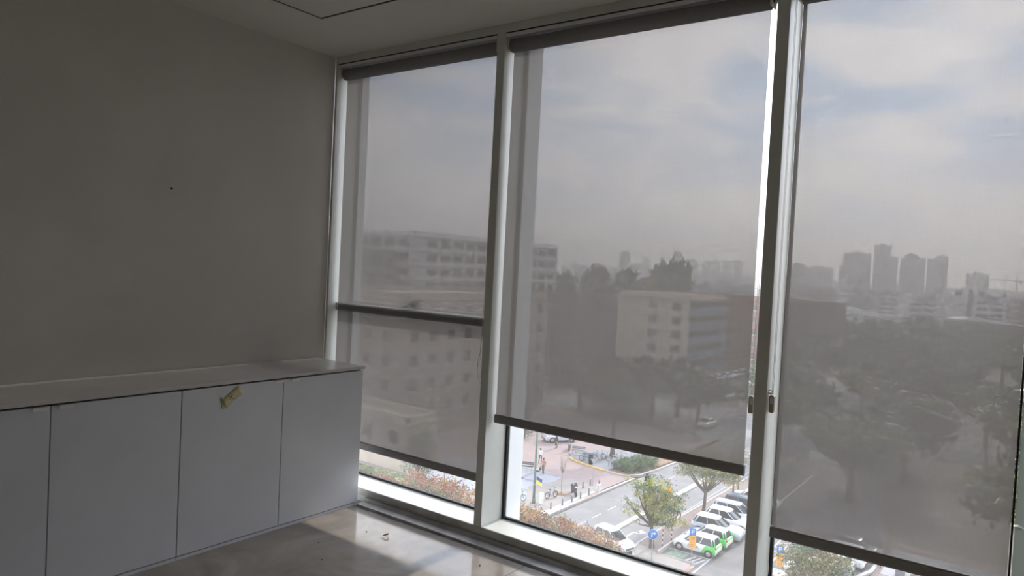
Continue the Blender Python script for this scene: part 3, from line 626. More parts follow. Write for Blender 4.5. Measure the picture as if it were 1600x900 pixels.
def clumps(blobs, n, seed, shell=.55, clump=.35, per=14):
    """leaf points gathered in small sprays inside ellipsoids"""
    g = np.random.default_rng(seed); B_ = np.array([[*c, *r] for c, r in blobs], float); vol = B_[:, 3]*B_[:, 4]*B_[:, 5]; vol = vol/vol.sum(); out = []
    for (bl, v) in zip(B_, vol):
        k = max(1, int(n*v/per)); d = g.normal(size=(k, 3)); d /= np.linalg.norm(d, axis=1)[:, None]; rr = g.uniform(shell, 1.0, k)[:, None]**.7
        c = bl[:3]+d*rr*bl[3:]; q = np.repeat(c, per, 0)+g.normal(size=(k*per, 3))*clump*np.array([1, 1, .6]); out.append(q)
    return np.concatenate(out)
def tree(label, loc, blobs, h_trunk, rad, mats, n, size, seed, lean=(0, 0), bark=m_bark, group=None, branches=10, clump=.35, name='street_tree', shell=.45, per=14, weights=None):
    o = thing(name, label, 'tree', loc, 0, group); g = random.Random(seed)
    tk = MB(); top = Vector((lean[0], lean[1], h_trunk))
    mid = top*.5+Vector((g.uniform(-.08, .08), g.uniform(-.08, .08), 0)); tk.tube([(0, 0, -.1), (top.x*.15, top.y*.15, h_trunk*.15), mid, top], [rad*1.5, rad*1.1, rad*.95, rad*.8], 9)
    for i in range(branches):
        c, r = blobs[i % len(blobs)]; c = Vector(c); e = c+Vector((g.uniform(-.55, .55)*r[0], g.uniform(-.55, .55)*r[1], g.uniform(-.3, .6)*r[2])); m_ = top.lerp(e, .5)+Vector((g.uniform(-.2, .2), g.uniform(-.2, .2), -.12*(e-top).length))
        b_ = top.lerp(mid, g.uniform(0, .25))
        tk.tube([b_, b_.lerp(m_, .5)+Vector((0, 0, -.05)), m_, e], [rad*.62, rad*.5, rad*.33, rad*.08], 6)
        for q in range(3):
            st = m_.lerp(e, g.uniform(0, .7)); e2 = st+Vector((g.uniform(-.6, .6)*r[0], g.uniform(-.6, .6)*r[1], g.uniform(-.2, .6)*r[2])); tk.tube([st, st.lerp(e2, .5)+Vector((0, 0, .05)), e2], [rad*.22, rad*.14, rad*.05], 5, caps=False)
    tk.build('trunk', bark, o)
    if n:
        me = leaves(clumps(blobs, n, seed, shell, clump, per), size, seed, len(mats), weights=weights)
        for m_ in mats: me.materials.append(m_)
        f_ = bpy.data.objects.new('foliage', me); COL.objects.link(f_); f_.parent = o
    return o
def vb(dx, dz, r, dd=0, sq=1.0):      # a leaf mass dx to the right, dz up, dd away as seen from the window
    x = dx*.807-dd*.59; y = dx*.59+dd*.807; return ((x, y, dz), (r, r, r*sq))
tree('yellow-green street tree with low left and right sprays behind the blue round arrow sign', (-19.9, 50.0, G+.1),
     [vb(.2, 3.9, 1.35, 0, .85), vb(-.9, 4.4, .9), vb(-1.7, 3.1, .75, 0, .7), vb(1.4, 3.7, .95), vb(.9, 2.1, .95, 0, .55), vb(2.1, 2.2, .7, 0, .5), vb(.1, 5.3, .9, 0, .6), vb(-1.9, 5.3, .55, 0, .5), vb(.6, 3.0, 1.2, .3, .8), vb(1.3, 5.1, .5), vb(-2.4, 3.9, .45, 0, .6), vb(2.3, 4.2, .5, 0, .6), vb(-1.3, 1.9, .4, 0, .5)],
     2.0, .17, [lf_yel, lf_olv, lf_grn, lf_yel], 7600, .085, 3, lean=(-.1, 0), branches=16, clump=.17, shell=.45)
tree('spreading yellow-green street tree, farther one, reaching over the parked cars', (-19.7, 60.4, G+.1),
     [vb(-.6, 4.6, 1.3, 0, .8), vb(1.0, 4.3, 1.3, 0, .75), vb(-2.0, 4.2, .9, 0, .7), vb(2.3, 3.7, 1.0, 0, .7), vb(.3, 5.6, 1.3, 0, .7), vb(-1.9, 5.4, .9, 0, .6), vb(2.6, 4.8, .8, 0, .8), vb(.2, 3.4, .8, 0, .5)],
     2.4, .15, [lf_olv, lf_yel, lf_or2, lf_grn], 8500, .09, 5, lean=(.1, .1), branches=14, clump=.22, shell=.35)
tree('thin street tree with sparse dark twigs beside the dark blue estate car', (-19.4, 67.6, G+.1), [vb(.0, 3.4, 1.1), vb(.6, 4.2, 1.1), vb(-.5, 4.4, 1.0)], 1.9, .09, [lf_olv, lf_dark], 1100, .08, 8, branches=12, clump=.3)
tree('leafless young tree in a round soil pit on the left pavement', (-32.5, 56.4, G+.1), [vb(.0, 3.2, .5, 0, 1.2), vb(.35, 3.7, .5, 0, 1.2), vb(-.1, 4.1, .45, 0, 1)], 2.2, .035, [lf_or2], 0, .05, 9, bark=m_bark2, branches=14)
pit = MB(); pit.tube([(-32.5, 56.4, G+.05), (-32.5, 56.4, G+.115)], .55, 20); structure(pit.build('tree_pit', m_soil))
tree('bushy olive tree below the right blind, its crown filling the gap', (-6.9, 45.9, G+.02),
     [vb(.0, 4.0, 1.5, 0, .8), vb(-1.1, 4.3, .95, 0, .8), vb(1.5, 3.9, 1.2, 0, .8), vb(-.4, 5.1, 1.1, 0, .7), vb(.9, 4.9, .9, 0, .7), vb(-1.3, 3.2, .75), vb(2.0, 3.0, .8), vb(.3, 3.0, 1.3)],
     2.0, .15, [lf_olv, lf_or2, lf_blu, lf_olv], 8500, .09, 11, branches=14, clump=.24, shell=.3)
q = gp(652, 746)
tree('dark green bushy tree at the corner of the cream building, below the left blind', (q.x+.9, q.y-.8, G), [vb(0, 1.6, 1.5, 0, .8), vb(-.6, 3.0, 1.4), vb(.6, 2.9, 1.3), vb(0, 4.3, 1.2)], 1.2, .14, [lf_blu, lf_grn, lf_dark], 4200, .10, 12, clump=.3, per=18)
tree('thick-trunked plaza tree, its trunk standing on the grey island by the bicycles', (-35.6, 72.6, G+.15), [vb(0, 6.6, 2.6, 0, .7), vb(-2, 6, 2), vb(2, 6.2, 2.2), vb(.5, 8, 2.2, 0, .7)], 4.2, .26, [lf_dark, lf_grn, lf_dark], 5200, .16, 14, clump=.5)
q = gp(826, 690)
tree('leafy shrubby tree beside the pale crossover at the left end of the plaza', (q.x-1.2, q.y+.8, G), [vb(0, 1.6, 1.3), vb(-.8, 2.6, 1.6), vb(.1, 3.2, 1.3)], 1.0, .10, [lf_grn, lf_dark, lf_pale], 3000, .10, 15)

def shrub(label, loc, r, mats, n, size, seed, group=None, cat='shrub', name='shrub', weights=None):
    o = thing(name, label, cat, loc, 0, group); g = random.Random(seed)
    st = MB()
    for i in range(9):
        t = 2*PI*i/9+g.uniform(-.3, .3); e = Vector((math.cos(t)*r[0]*.7, math.sin(t)*r[1]*.7, r[2]*g.uniform(.9, 1.5))); st.tube([(0, 0, -.02), e*.5+Vector((0, 0, .05)), e], [.02, .014, .005], 5)
    st.build('stems', m_bark, o)
    me = leaves(clumps([((0, 0, r[2]*.85), r)], n, seed, .55, .05+size, 10), size, seed, len(mats), weights=weights)
    for m_ in mats: me.materials.append(m_)
    f_ = bpy.data.objects.new('foliage', me); COL.objects.link(f_); f_.parent = o
    return o
# the low green bed by the road on the plaza side
sh0 = shrub('low green shrub in the roadside bed under the middle blind hem', (-32.3, 68.4, G+.16), (1.0, 1.0, .55), [lf_blu, lf_grn, lf_blu], 1500, .075, 21, 'green shrubs in the roadside bed')
for i, (x, y) in enumerate([(-31.2, 68.2), (-30.7, 69.6), (-32.3, 70.2), (-31.3, 71.0), (-30.4, 71.8), (-32.0, 72.4), (-31.2, 73.6)]): dup(sh0, (x, y, G+.16), i*1.3, scale=.9+.05*(i % 4))

# planted podium edge one storey band below the window: bed, ground cover, red shrubs
PZ = -9.95
slab('podium', [(-46, .4), (-8.9, .4), (-8.9, 22.6), (-22.5, 25.2), (-22.6, 22.9), (-46, 22.9)] if False else [(-23.0, .4), (-8.6, .4), (-8.6, 22.4), (-23.0, 22.4)], G, PZ, m_conc)
slab('podium_planter', [(-22.6, 12.0), (-8.7, 12.0), (-8.7, 22.3), (-22.6, 22.3)], PZ-.1, PZ+.28, m_soil)
slab('podium_planter_edge', [(-23.0, 22.25), (-8.6, 22.25), (-8.6, 22.45), (-23.0, 22.45)], PZ-.1, PZ+.34, m_conc)
g = np.random.default_rng(31); n_ = 15000
pts = np.stack([g.uniform(-22.4, -8.95, n_), g.uniform(13.5, 22.4, n_), PZ+.34+g.uniform(0, .26, n_)+np.clip(g.uniform(14, 22.4, n_)*0+.22, 0, 1)], 1); pts[:, 2] += .10*np.sin(pts[:, 0]*1.7)*np.sin(pts[:, 1]*1.3)
def cover(name, pts, mats, size, seed, label, cat):
    me = leaves(pts, size, seed, len(mats)); 
    for m_ in mats: me.materials.append(m_)
    o = bpy.data.objects.new(name, me); COL.objects.link(o); return tag(o, label, cat, kind='stuff')
cover('ground_cover', pts, [lf_org, lf_pale, lf_or2, lf_org, lf_pale, lf_red], .075, 32, 'orange and pale green ground cover carpeting the planter below the windows', 'ground cover')
rs = [(-13.9, 22.0, .42, 0), (-13.4, 22.1, .46, 1), (-12.8, 22.0, .48, 1), (-12.3, 21.9, .40, 0), (-11.7, 22.1, .44, 1), (-11.2, 21.9, .46, 0), (-10.7, 22.0, .44, 1), (-10.15, 21.9, .42, 0), (-9.6, 21.9, .42, 1), (-9.1, 21.8, .38, 0),
      (-20.0, 22.2, .50, 0), (-19.3, 22.0, .42, 0), (-18.6, 22.1, .52, 0), (-17.9, 22.1, .55, 1), (-17.2, 22.0, .52, 0), (-16.4, 22.1, .5, 1)]
ordn = ['leftmost', 'second', 'third', 'fourth', 'fifth', 'sixth', 'seventh', 'eighth', 'ninth', 'rightmost']
r1 = shrub('shrub', (rs[0][0], rs[0][1], PZ+.25), (.62, .55, .62), [lf_red, lf_org, lf_olv, lf_red], 1100, .055, 41, 'red shrubs in the planter')
r2 = shrub('shrub', (rs[1][0], rs[1][1], PZ+.25), (.62, .55, .62), [lf_olv, lf_red, lf_grn, lf_org], 1100, .055, 42, 'red shrubs in the planter')
r1.scale = (rs[0][2]/.48,)*3; r2.scale = (rs[1][2]/.48,)*3
for i, (x, y, s, k) in enumerate(rs):
    lb = ('%s red-brown shrub of the planter row seen below the middle blind' % ordn[i]) if i < 10 else ('%s red-brown shrub of the planter row seen below the left blind' % (ordn[i-10] if i < 15 else 'rightmost'))
    if i < 2: (r1, r2)[i]['label'] = lb
    else: dup((r1, r2)[k], (x, y, PZ+.22), i*1.1, lb, scale=s/.48)

# ---------------------------------------------------------------- street furniture
m_pole = M('green_pole_paint', (.10, .17, .14), .5, var=.08, scale=3); m_gal = M('galvanised_steel', (.42, .43, .44), .5, metal=.3)
m_bol = M('bollard_grey', (.20, .21, .22), .6); m_sblue = M('sign_blue', (.05, .22, .62), .5); m_sor = M('sign_orange', (.95, .45, .05), .5); m_swhite = M('sign_white', (.8, .8, .8), .5)
p = thing('lamp_post', 'tall dark green post with a small flag on the left pavement', 'lamp post', (-32.9, 52.2, G+.1))
MB().tube([(0, 0, -.1), (0, 0, 2.2), (0, 0, 9.2)], [.13, .11, .075], 12).build('pole', m_pole, p); MB().tube([(0, 0, -.05), (0, 0, .5)], [.19, .16], 12).build('base', m_pole, p)
MB().tube([(0, 0, 1.75), (0, 0, 1.80)], .125, 10).build('band', m_gal, p)
a = MB(); a.tube([(0, 0, 9.1), (.5, -.1, 9.5), (1.6, -.3, 9.6)], .05, 8); a.bbox((1.4, -.42, 9.52), (2.1, -.18, 9.64), .03); a.build('lamp_arm', m_gal, p)
fl = thing('flag', 'small blue and yellow flag drooping from the green post', 'flag', (-32.75, 52.2, -18.5)); 
def cloth(z0, z1, m_, nm):
    mb = MB(); vs = []; n = 8
    for i in range(n+1):
        for z in (z0, z1): vs.append((.03+i/n*.62, .05*math.sin(i*.9)+.02*z, z-.18*(i/n)**1.2))
    mb.add(vs, [(2*i, 2*i+2, 2*i+3, 2*i+1) for i in range(n)], 0, True); return mb.build(nm, m_, fl)
cloth(.33, .66, M('flag_blue', (.03, .08, .30), .7), 'blue_band'); cloth(0, .33, M('flag_yellow', (.85, .78, .05), .7), 'yellow_band')
MB().tube([(-.15, 0, .70), (.68, .02, .56)], .012, 6).build('flag_staff', m_gal, fl)
pb = MB(); pb.bbox((-32.45, 52.35, G+.1), (-32.1, 52.65, G+1.15), .03); tag(pb.build('utility_box', m_swhite), 'slim white cabinet standing right behind the green post', 'box')
bo = None
bl_ = ['dark grey bollard in the kerb row, second counting up from the planter shrubs', 'dark grey bollard in the kerb row, third counting up from the planter shrubs', 'dark grey bollard in the kerb row, fourth counting up from the planter shrubs', 'dark grey bollard in the kerb row, next to the pale capped post', 'dark grey bollard in the kerb row, just above the planter shrubs', 'dark grey bollard right of the motor scooter, set back from the kerb', 'dark grey bollard farthest up the pavement, beside the brick plaza']
for i, (x, y) in enumerate([(-30.62, 53.6), (-30.5, 55.1), (-30.45, 56.6), (-30.4, 58.1), (-30.8, 51.9), (-31.95, 59.6), (-31.85, 60.9)]):
    if bo is None:
        bo = thing('bollard', bl_[i], 'bollard', (x, y, G+.1), 0, 'bollards on the left pavement')
        MB().tube([(0, 0, -.05), (0, 0, .62)], .075, 12).build('post', m_bol, bo); MB().tube([(0, 0, .62), (0, 0, .67), (0, 0, .71)], [.085, .085, .04], 12).build('cap', m_gal, bo)
    else: dup(bo, (x, y, G+.1), None, bl_[i])
hy = thing('barrier_post', 'pale post with a dark cap at the corner end of the bollard row', 'post', (-30.3, 59.9, G+.1))
MB().bbox((-.16, -.16, -.05), (.16, .16, .75), .03).build('body', m_swhite, hy); MB().tube([(0, 0, .75), (0, 0, 1.15)], [.09, .05], 10).build('cap', m_bol, hy); MB().bbox((-.03, -.18, .1), (.03, -.16, .6), .002).build('dark_stripe', m_bol, hy)
def signpost(label, loc, h, plates, rz=.0, rad=.03):
    o = thing('road_sign', label, 'sign', loc, rz); MB().tube([(0, 0, -.1), (0, 0, h)], rad, 8).build('pole', m_gal, o); return o
yaw_cam = -.55    # signs face back towards the driver / the window side
s1 = signpost('round blue sign with a white right-turn arrow on a thin pole', (-18.85, 47.75, G+.1), 2.25, None, math.radians(30))
d = MB(); d.tube([(0, -.05, 2.0), (0, -.03, 2.0)], .40, 28); pl1 = d.build('sign_plate', m_sblue, s1)
MB().torus((0, -.052, 2.0), (0, 1, 0), .385, .012, 28, 5).build('white_rim', m_swhite, pl1)
ar = MB(); ar.box((-.12, -.060, 1.76), (-.04, -.051, 2.10)); ar.box((-.12, -.060, 2.03), (.10, -.051, 2.11)); ar.prism([(.08, 1.95), (.24, 2.07), (.08, 2.19)], 'y', -.060, -.051); ar.build('white_arrow', m_swhite, pl1)
def stop_sign(label, loc, z1, rz):
    o = signpost(label, loc, z1, None, rz)
    b_ = MB().bbox((-.24, -.05, z1-.55), (.24, -.02, z1), .01).build('blue_plate', m_sblue, o)
    w = MB(); w.box((-.10, -.058, z1-.42), (-.04, -.050, z1-.10)); w.box((-.04, -.058, z1-.16), (.06, -.050, z1-.10)); w.box((-.04, -.058, z1-.30), (.06, -.050, z1-.24)); w.box((.05, -.058, z1-.28), (.10, -.050, z1-.12)); w.build('white_letter', m_swhite, b_)
    y_ = MB().bbox((-.26, -.05, z1-1.50), (.26, -.02, z1-.57), .01).build('orange_plate', m_sor, o)
    t = MB()
    for k in range(6): t.box((-.18, -.057, z1-.72-k*.13), (.18-.05*(k % 3), -.050, z1-.685-k*.13))
    t.build('text_lines', M('sign_ink', (.25, .13, .04), .6) if 'sign_ink' not in bpy.data.materials else bpy.data.materials['sign_ink'], y_)
    return o
stop_sign('orange and blue parking sign on a pole in front of the green-tailed hatchbacks', (-16.1, 48.8, G+.03), 2.95, math.radians(32))
stop_sign('orange and blue sign on a pole left of the bushy tree, below the right blind', (-10.15, 50.6, G+.03), 2.75, math.radians(12))
s4 = signpost('grey back of a small triangular sign on a thin pole near the brick crossing', (-31.6, 60.9, G+.1), 2.6, None, .2)
MB().prism([(-.34, 2.75), (.34, 2.75), (.0, 2.15)], 'y', .03, .05).build('sign_plate', m_gal, s4)
s5 = signpost('orange sign on a pole showing through the nearer street tree', (-21.0, 55.5, G+.1), 3.5, None, .5)
MB().bbox((-.24, -.05, 2.95), (.24, -.02, 3.5), .01).build('orange_plate', m_sor, s5); MB().bbox((-.2, -.05, 1.5), (.2, -.02, 2.1), .01).build('blue_plate', m_sblue, s5)
s6 = thing('striped_pole', 'thin black and white striped marker pole right of the near tree trunk', 'pole', (-19.4, 50.9, G+.1)); 
for k in range(8): MB().tube([(0, 0, k*.2), (0, 0, k*.2+.2)], .04, 8).build('stripe', (m_black, m_swhite)[k % 2], s6)
s7 = dup(s6, (-19.35, 52.6, G+.1), 0, 'thin striped marker pole nearer the parked white-green hatchbacks')
lp = thing('lamp_post', 'slim dark lamp post between the parked row and the far carriageway', 'lamp post', (-19.25, 68.6, G+.1)); MB().tube([(0, 0, -.1), (0, 0, 8.0)], [.08, .05], 8).build('pole', m_bol, lp); MB().bbox((-.1, -.6, 7.9), (.1, .05, 8.02), .02).build('lamp_head', m_gal, lp)
lp = thing('lamp_post', 'slim grey post seen in the left gap beyond the planter shrubs', 'lamp post', (-43.2, 51.3, G+.08)); MB().tube([(0, 0, -.1), (0, 0, 5.0)], [.07, .05], 8).build('pole', m_gal, lp); MB().bbox((-.1, -.4, 4.9), (.1, .05, 5.0), .02).build('lamp_head', m_gal, lp)
# island furniture
def bench(label, loc, rz, m_=None, back=True):
    o = thing('bench', label, 'bench', loc, rz); mm = m_ or m_bol
    s = MB()
    for k in range(3): s.bbox((-.8, -.22+k*.15, .42), (.8, -.10+k*.15, .46), .005)
    s.build('seat', mm, o)
    if back:
        s = MB(); s.bbox((-.8, .25, .55), (.8, .29, .68), .005); s.bbox((-.8, .26, .72), (.8, .30, .85), .005); s.build('backrest', mm, o)
    for x in (-.65, .65): MB().tube([(x, -.2, -.02), (x, -.18, .42), (x, .22, .42), (x, .28, .85)], .025, 6).build('leg', m_bol, o); 
    return o
bench('dark bench with a backrest on the grey island near the parked scooter', (-39.1, 70.6, G+.16), .35)
bench('grey-blue low bench on the island just behind the yellow kerb', (-37.8, 68.9, G+.16), .25, m_gal)
bench('bench on the island close to the litter bin', (-36.6, 68.8, G+.16), .35, M('blue_grey_wood', (.20, .25, .32), .7))
bench('black bench at the left end of the grey paving beside the white fin', (-39.7, 60.6, G+.09), .4, m_black)
bn = thing('litter_bin', 'black litter bin standing at the yellow kerb of the island', 'bin', (-35.75, 67.75, G+.17)); MB().tube([(0, 0, .05), (0, 0, 1.0)], [.24, .27], 14).build('drum', m_black, bn); MB().tube([(0, 0, 1.0), (0, 0, 1.08)], [.29, .26], 14).build('lid', m_black, bn); MB().tube([(0, .0, -.02), (0, 0, .08)], .1, 10).build('foot', m_bol, bn)
for i, (x, y) in enumerate([(-33.9, 69.6), (-33.4, 72.0)]):
    o = thing('railing', ['grey railing panel beside the bicycles at the shrub bed', 'farther grey railing panel beside the roadside shrub bed'][i], 'railing', (x, y, G+.16), 1.45)
    t = MB(); t.tube([(-.9, 0, 1.0), (.9, 0, 1.0)], .025, 6); t.tube([(-.9, 0, .55), (.9, 0, .55)], .018, 6); t.build('rails', m_gal, o)
    for x_ in (-.9, 0, .9): MB().tube([(x_, 0, -.02), (x_, 0, 1.0)], .025, 6).build('post', m_gal, o)
def bicycle(label, loc, rz, group=None, fat=1.0):
    o = thing('bicycle', label, 'bicycle', loc, rz, group); R0 = .33
    for x in (-.52, .52):
        w = MB(); w.torus((x, 0, R0), (0, 1, 0), R0-.03*fat, .028*fat, 22, 6); wo = w.build('wheel', m_tyre, o)
        s = MB(); s.tube([(x, -.05, R0), (x, .05, R0)], .04, 8)
        for k in range(6): t = k*PI/6; s.tube([(x-math.cos(t)*.28, 0, R0-math.sin(t)*.28), (x+math.cos(t)*.28, 0, R0+math.sin(t)*.28)], .006, 4)
        s.build('spokes', m_rim, wo)
    f_ = MB(); f_.tube([(-.52, 0, R0), (-.08, 0, .30), (.36, 0, .72), (-.20, 0, .74), (-.08, 0, .30)], .026, 6); f_.tube([(-.52, 0, R0), (-.20, 0, .74), (-.22, 0, .86)], .022, 6); f_.tube([(.52, 0, R0), (.40, 0, .70), (.35, 0, 1.0)], .028, 6); f_.build('frame', m_bol, o)
    MB().ball((-.23, 0, .88), .12, 0, 2, (1.2, .7, .35)).build('saddle', m_black, o)
    MB().tube([(.30, -.29, 1.02), (.36, -.12, 1.03), (.36, .12, 1.03), (.30, .29, 1.02)], .018, 6).build('handlebar', m_black, o)
    MB().tube([(-.08, -.10, .30), (-.08, .10, .30)], .09, 10).build('crank', m_rim, o)
    return o
bicycle('electric bicycle with fat tyres standing on the left pavement near the green post', (-32.5, 54.6, G+.1), 1.3, fat=1.5)
bicycle('bicycle lying parked on the island, its handlebar raised toward the plaza', (-36.3, 70.6, G+.16), .3)
bicycle('second bicycle leaning beside the raised handlebar one on the island', (-35.4, 70.2, G+.16), .1)
bicycle('bicycle near the litter bin, in front of the other island bicycles', (-36.7, 68.3, G+.16), .15)
bicycle('blue-grey bicycle at the railing right of the thick tree trunk', (-34.1, 71.2, G+.16), .9)
bicycle('bicycle half hidden behind the white fin at the left pavement', (-34.05, 51.4, G+.1), 1.2)
def scooter(label, loc, rz, body, cat='motor scooter'):
    o = thing('motor_scooter', label, cat, loc, rz)
    for x in (-.62, .66):
        w = MB(); w.torus((x, 0, .27), (0, 1, 0), .19, .085, 20, 8); wo = w.build('wheel', m_tyre, o); MB().tube([(x, -.05, .27), (x, .05, .27)], .13, 12).build('rim', m_rim, wo)
    b_ = MB(); loft(b_, [[(x, y*w, z0+(z1-z0)*(zz+1)/2) for y, zz in ((0, -1), (.8, -.6), (1, .1), (.7, .9), (0, 1), (-.7, .9), (-1, .1), (-.8, -.6))] for x, w, z0, z1 in ((-.95, .06, .62, .74), (-.8, .15, .48, .80), (-.45, .19, .34, .78), (-.15, .17, .28, .62), (.05, .15, .26, .36), (.25, .15, .26, .38), (.42, .17, .30, .85), (.55, .14, .50, 1.0), (.64, .06, .70, .95))]); b_.build('body', body, o)
    MB().ball((-.38, 0, .80), .34, 0, 2, (1.2, .48, .24)).build('seat', m_black, o)
    fb = MB(); fb.tube([(.66, 0, .27), (.56, 0, .70), (.46, 0, 1.02)], .035, 8); fb.build('fork', m_bol, o)
    MB().tube([(.36, -.34, 1.06), (.46, -.14, 1.06), (.46, .14, 1.06), (.36, .34, 1.06)], .02, 6).build('handlebar', m_black, o)
    sc = MB(); sc.add([(.56, -.18, .98), (.56, .18, .98), (.44, .14, 1.32), (.44, -.14, 1.32), (.575, -.18, .98), (.575, .18, .98), (.455, .14, 1.32), (.455, -.14, 1.32)], [(0, 1, 2, 3), (7, 6, 5, 4), (0, 4, 5, 1), (1, 5, 6, 2), (2, 6, 7, 3), (3, 7, 4, 0)]); sc.build('windscreen', m_cglass, o)
    MB().ball((.62, 0, .88), .08, 0, 2).build('headlight', m_lamp, o)
    MB().tube([(-.1, .14, .25), (-.05, .25, .02)], .015, 5).build('stand', m_bol, o)
    for s in (1, -1): MB().ball((.42, s*.34, 1.22), .06, 0, 1, (.4, 1, .7)).build('mirror', m_black, o)
    return o
scooter('dark motor scooter with pale front shield parked on the left pavement by the bare tree', (-31.5, 57.1, G+.1), -.75, M('dark_scooter_body', (.09, .06, .065), .35))
scooter('grey motor scooter parked beside the bench on the brick plaza', (-41.0, 71.7, G+.08), -1.1, pm_grey)
sr = scooter('motor scooter ridden along the far lane above the near tree', (-27.1, 64.2, G+.005), 1.6, pm_black)

# ---------------------------------------------------------------- people
m_skin = M('skin', (.42, .24, .16), .6); m_hairb = M('dark_hair', (.03, .022, .018), .7)
def person(label, loc, rz, top, bottom, pose, hair=m_hairb, hair_long=False, skin=m_skin, shoes=m_black, sleeves='long', legs='long'):
    """pose: dict of joint overrides; figure faces +x, 1.72 m tall"""
    o = thing('person', label, 'person', loc, rz)
    J = dict(pelvis=(0, 0, .93), waist=(0, 0, 1.08), chest=(0, 0, 1.28), neckb=(0, 0, 1.44), neck=(.01, 0, 1.50), head=(.02, 0, 1.59), crown=(.02, 0, 1.68),
             hipL=(0, .10, .90), kneeL=(.16, .10, .50), ankL=(.02, .10, .09), toeL=(.20, .11, .035), hipR=(0, -.10, .90), kneeR=(-.02, -.10, .49), ankR=(-.24, -.10, .14), toeR=(-.08, -.11, .035),
             shL=(0, .19, 1.40), elL=(-.10, .24, 1.13), wrL=(.02, .24, .90), shR=(0, -.19, 1.40), elR=(.06, -.24, 1.13), wrR=(.24, -.22, .95))
    J.update(pose)
    Rd = dict(pelvis=(.145, .125), waist=(.14, .11), chest=(.165, .12), neckb=(.09, .08), neck=(.055, .055), head=(.085, .095), crown=(.06, .07), hip=(.095, .095), knee=(.062, .062), ank=(.042, .042), toe=(.035, .035), sh=(.062, .062), el=(.045, .045), wr=(.030, .030))
    names = list(J); E_ = [('pelvis', 'waist'), ('waist', 'chest'), ('chest', 'neckb'), ('neckb', 'neck'), ('neck', 'head'), ('head', 'crown')]
    for s in 'LR': E_ += [('pelvis', 'hip'+s), ('hip'+s, 'knee'+s), ('knee'+s, 'ank'+s), ('ank'+s, 'toe'+s), ('chest', 'sh'+s), ('sh'+s, 'el'+s), ('el'+s, 'wr'+s)]
    vs = [Vector(J[n]) for n in names]; rad = [Rd.get(n) or Rd[n[:-1]] for n in names]; ed = [(names.index(a), names.index(c)) for a, c in E_]
    for s, sg in (('L', 1), ('R', -1)):
        w = Vector(J['wr'+s]); el = Vector(J['el'+s]); d = (w-el).normalized(); side = Vector((d.z, 0, -d.x)); side = side.normalized() if side.length > .01 else Vector((1, 0, 0))
        pi = len(vs); vs.append(w+d*.055); rad.append((.033, .022)); ed.append((names.index('wr'+s), pi))
        kn = len(vs); vs.append(w+d*.088); rad.append((.030, .018)); ed.append((pi, kn))
        for f_i, (off, ln) in enumerate(((.028, .060), (.010, .072), (-.009, .066), (-.027, .050))):
            a_ = len(vs); vs.append(w+d*(.098+ln*.45)+side*off*1.05); rad.append((.0088, .0088)); ed.append((kn, a_))
            vs.append(w+d*(.098+ln*.85)+side*off+Vector((0, -sg*.018, 0))); rad.append((.008, .008)); ed.append((a_, a_+1))
        a_ = len(vs); vs.append(w+d*.070+side*.045); rad.append((.0105, .0105)); ed.append((pi, a_)); vs.append(w+d*.105+side*.062); rad.append((.009, .009)); ed.append((a_, a_+1))
    me = bpy.data.meshes.new('body'); me.from_pydata(vs, ed, []); b_ = bpy.data.objects.new('body', me); COL.objects.link(b_); b_.parent = o
    sk = b_.modifiers.new('skin', 'SKIN'); 
    for i, v in enumerate(me.skin_vertices[0].data if me.skin_vertices else []): v.radius = rad[i]
    if not me.skin_vertices:
        bm = bmesh.new(); bm.from_mesh(me); ly = bm.verts.layers.skin.verify()
        for i, v in enumerate(bm.verts): v[ly].radius = rad[i]; v[ly].use_root = (i == 0)
        bm.to_mesh(me); bm.free()
    else: me.skin_vertices[0].data[0].use_root = True
    sk.use_smooth_shade = True; ss = b_.modifiers.new('sub', 'SUBSURF'); ss.levels = 1; ss.render_levels = 1
    # evaluate once so clothes can be given to faces of the continuous body
    dg = bpy.context.evaluated_depsgraph_get(); ev = b_.evaluated_get(dg); m2 = bpy.data.meshes.new_from_object(ev); b_.modifiers.clear(); b_.data = m2
    for m_ in (skin, top, bottom, shoes): m2.materials.append(m_)
    hj = {s: (Vector(J['el'+s]), Vector(J['wr'+s])) for s in 'LR'}
    for pl_ in m2.polygons:
        c = pl_.center; k = 1
        if c.z > 1.46 and abs(c.y) < .13: k = 0
        elif c.z < .11: k = 3
        elif c.z < .95 and abs(c.y) < .19: k = 2
        for s in 'LR':
            e_, w_ = hj[s]; t = (c-e_).dot(w_-e_)/(w_-e_).length_squared; dist = (c-(e_.lerp(w_, t))).length
            if dist < .10 and abs(c.y) > .15 and t > (.95 if sleeves == 'long' else -.35) and t < 2: k = 0
        if legs == 'short' and c.z < .48 and c.z > .11: k = 0
        pl_.material_index = k; pl_.use_smooth = True
    H = Vector(J['head']); h = MB(); h.ball(H+Vector((-.022, 0, .035)), .112, 0, 2, (.98, .92, .98)); 
    if hair_long: h.ball(H+Vector((-.06, 0, -.07)), .09, 0, 2, (.7, 1, 1.3))
    h.build('hair', hair, o)
    f_ = MB(); f_.ball(H+Vector((.098, 0, -.012)), .018, 0, 1, (1, .7, 1.3)); f_.ball(H+Vector((.02, .088, -.01)), .024, 0, 1, (.7, .5, 1.1)); f_.ball(H+Vector((.02, -.088, -.01)), .024, 0, 1, (.7, .5, 1.1)); f_.build('nose_and_ears', skin, o)
    ey = MB(); ey.ball(H+Vector((.084, .034, .015)), .010, 0, 1); ey.ball(H+Vector((.084, -.034, .015)), .010, 0, 1); ey.build('eyes', m_black, o)
    MB().ball(H+Vector((.088, 0, -.052)), .018, 0, 1, (.5, 1.3, .4)).build('mouth', M('lips', (.35, .12, .10), .6) if 'lips' not in bpy.data.materials else bpy.data.materials['lips'], o)
    return o
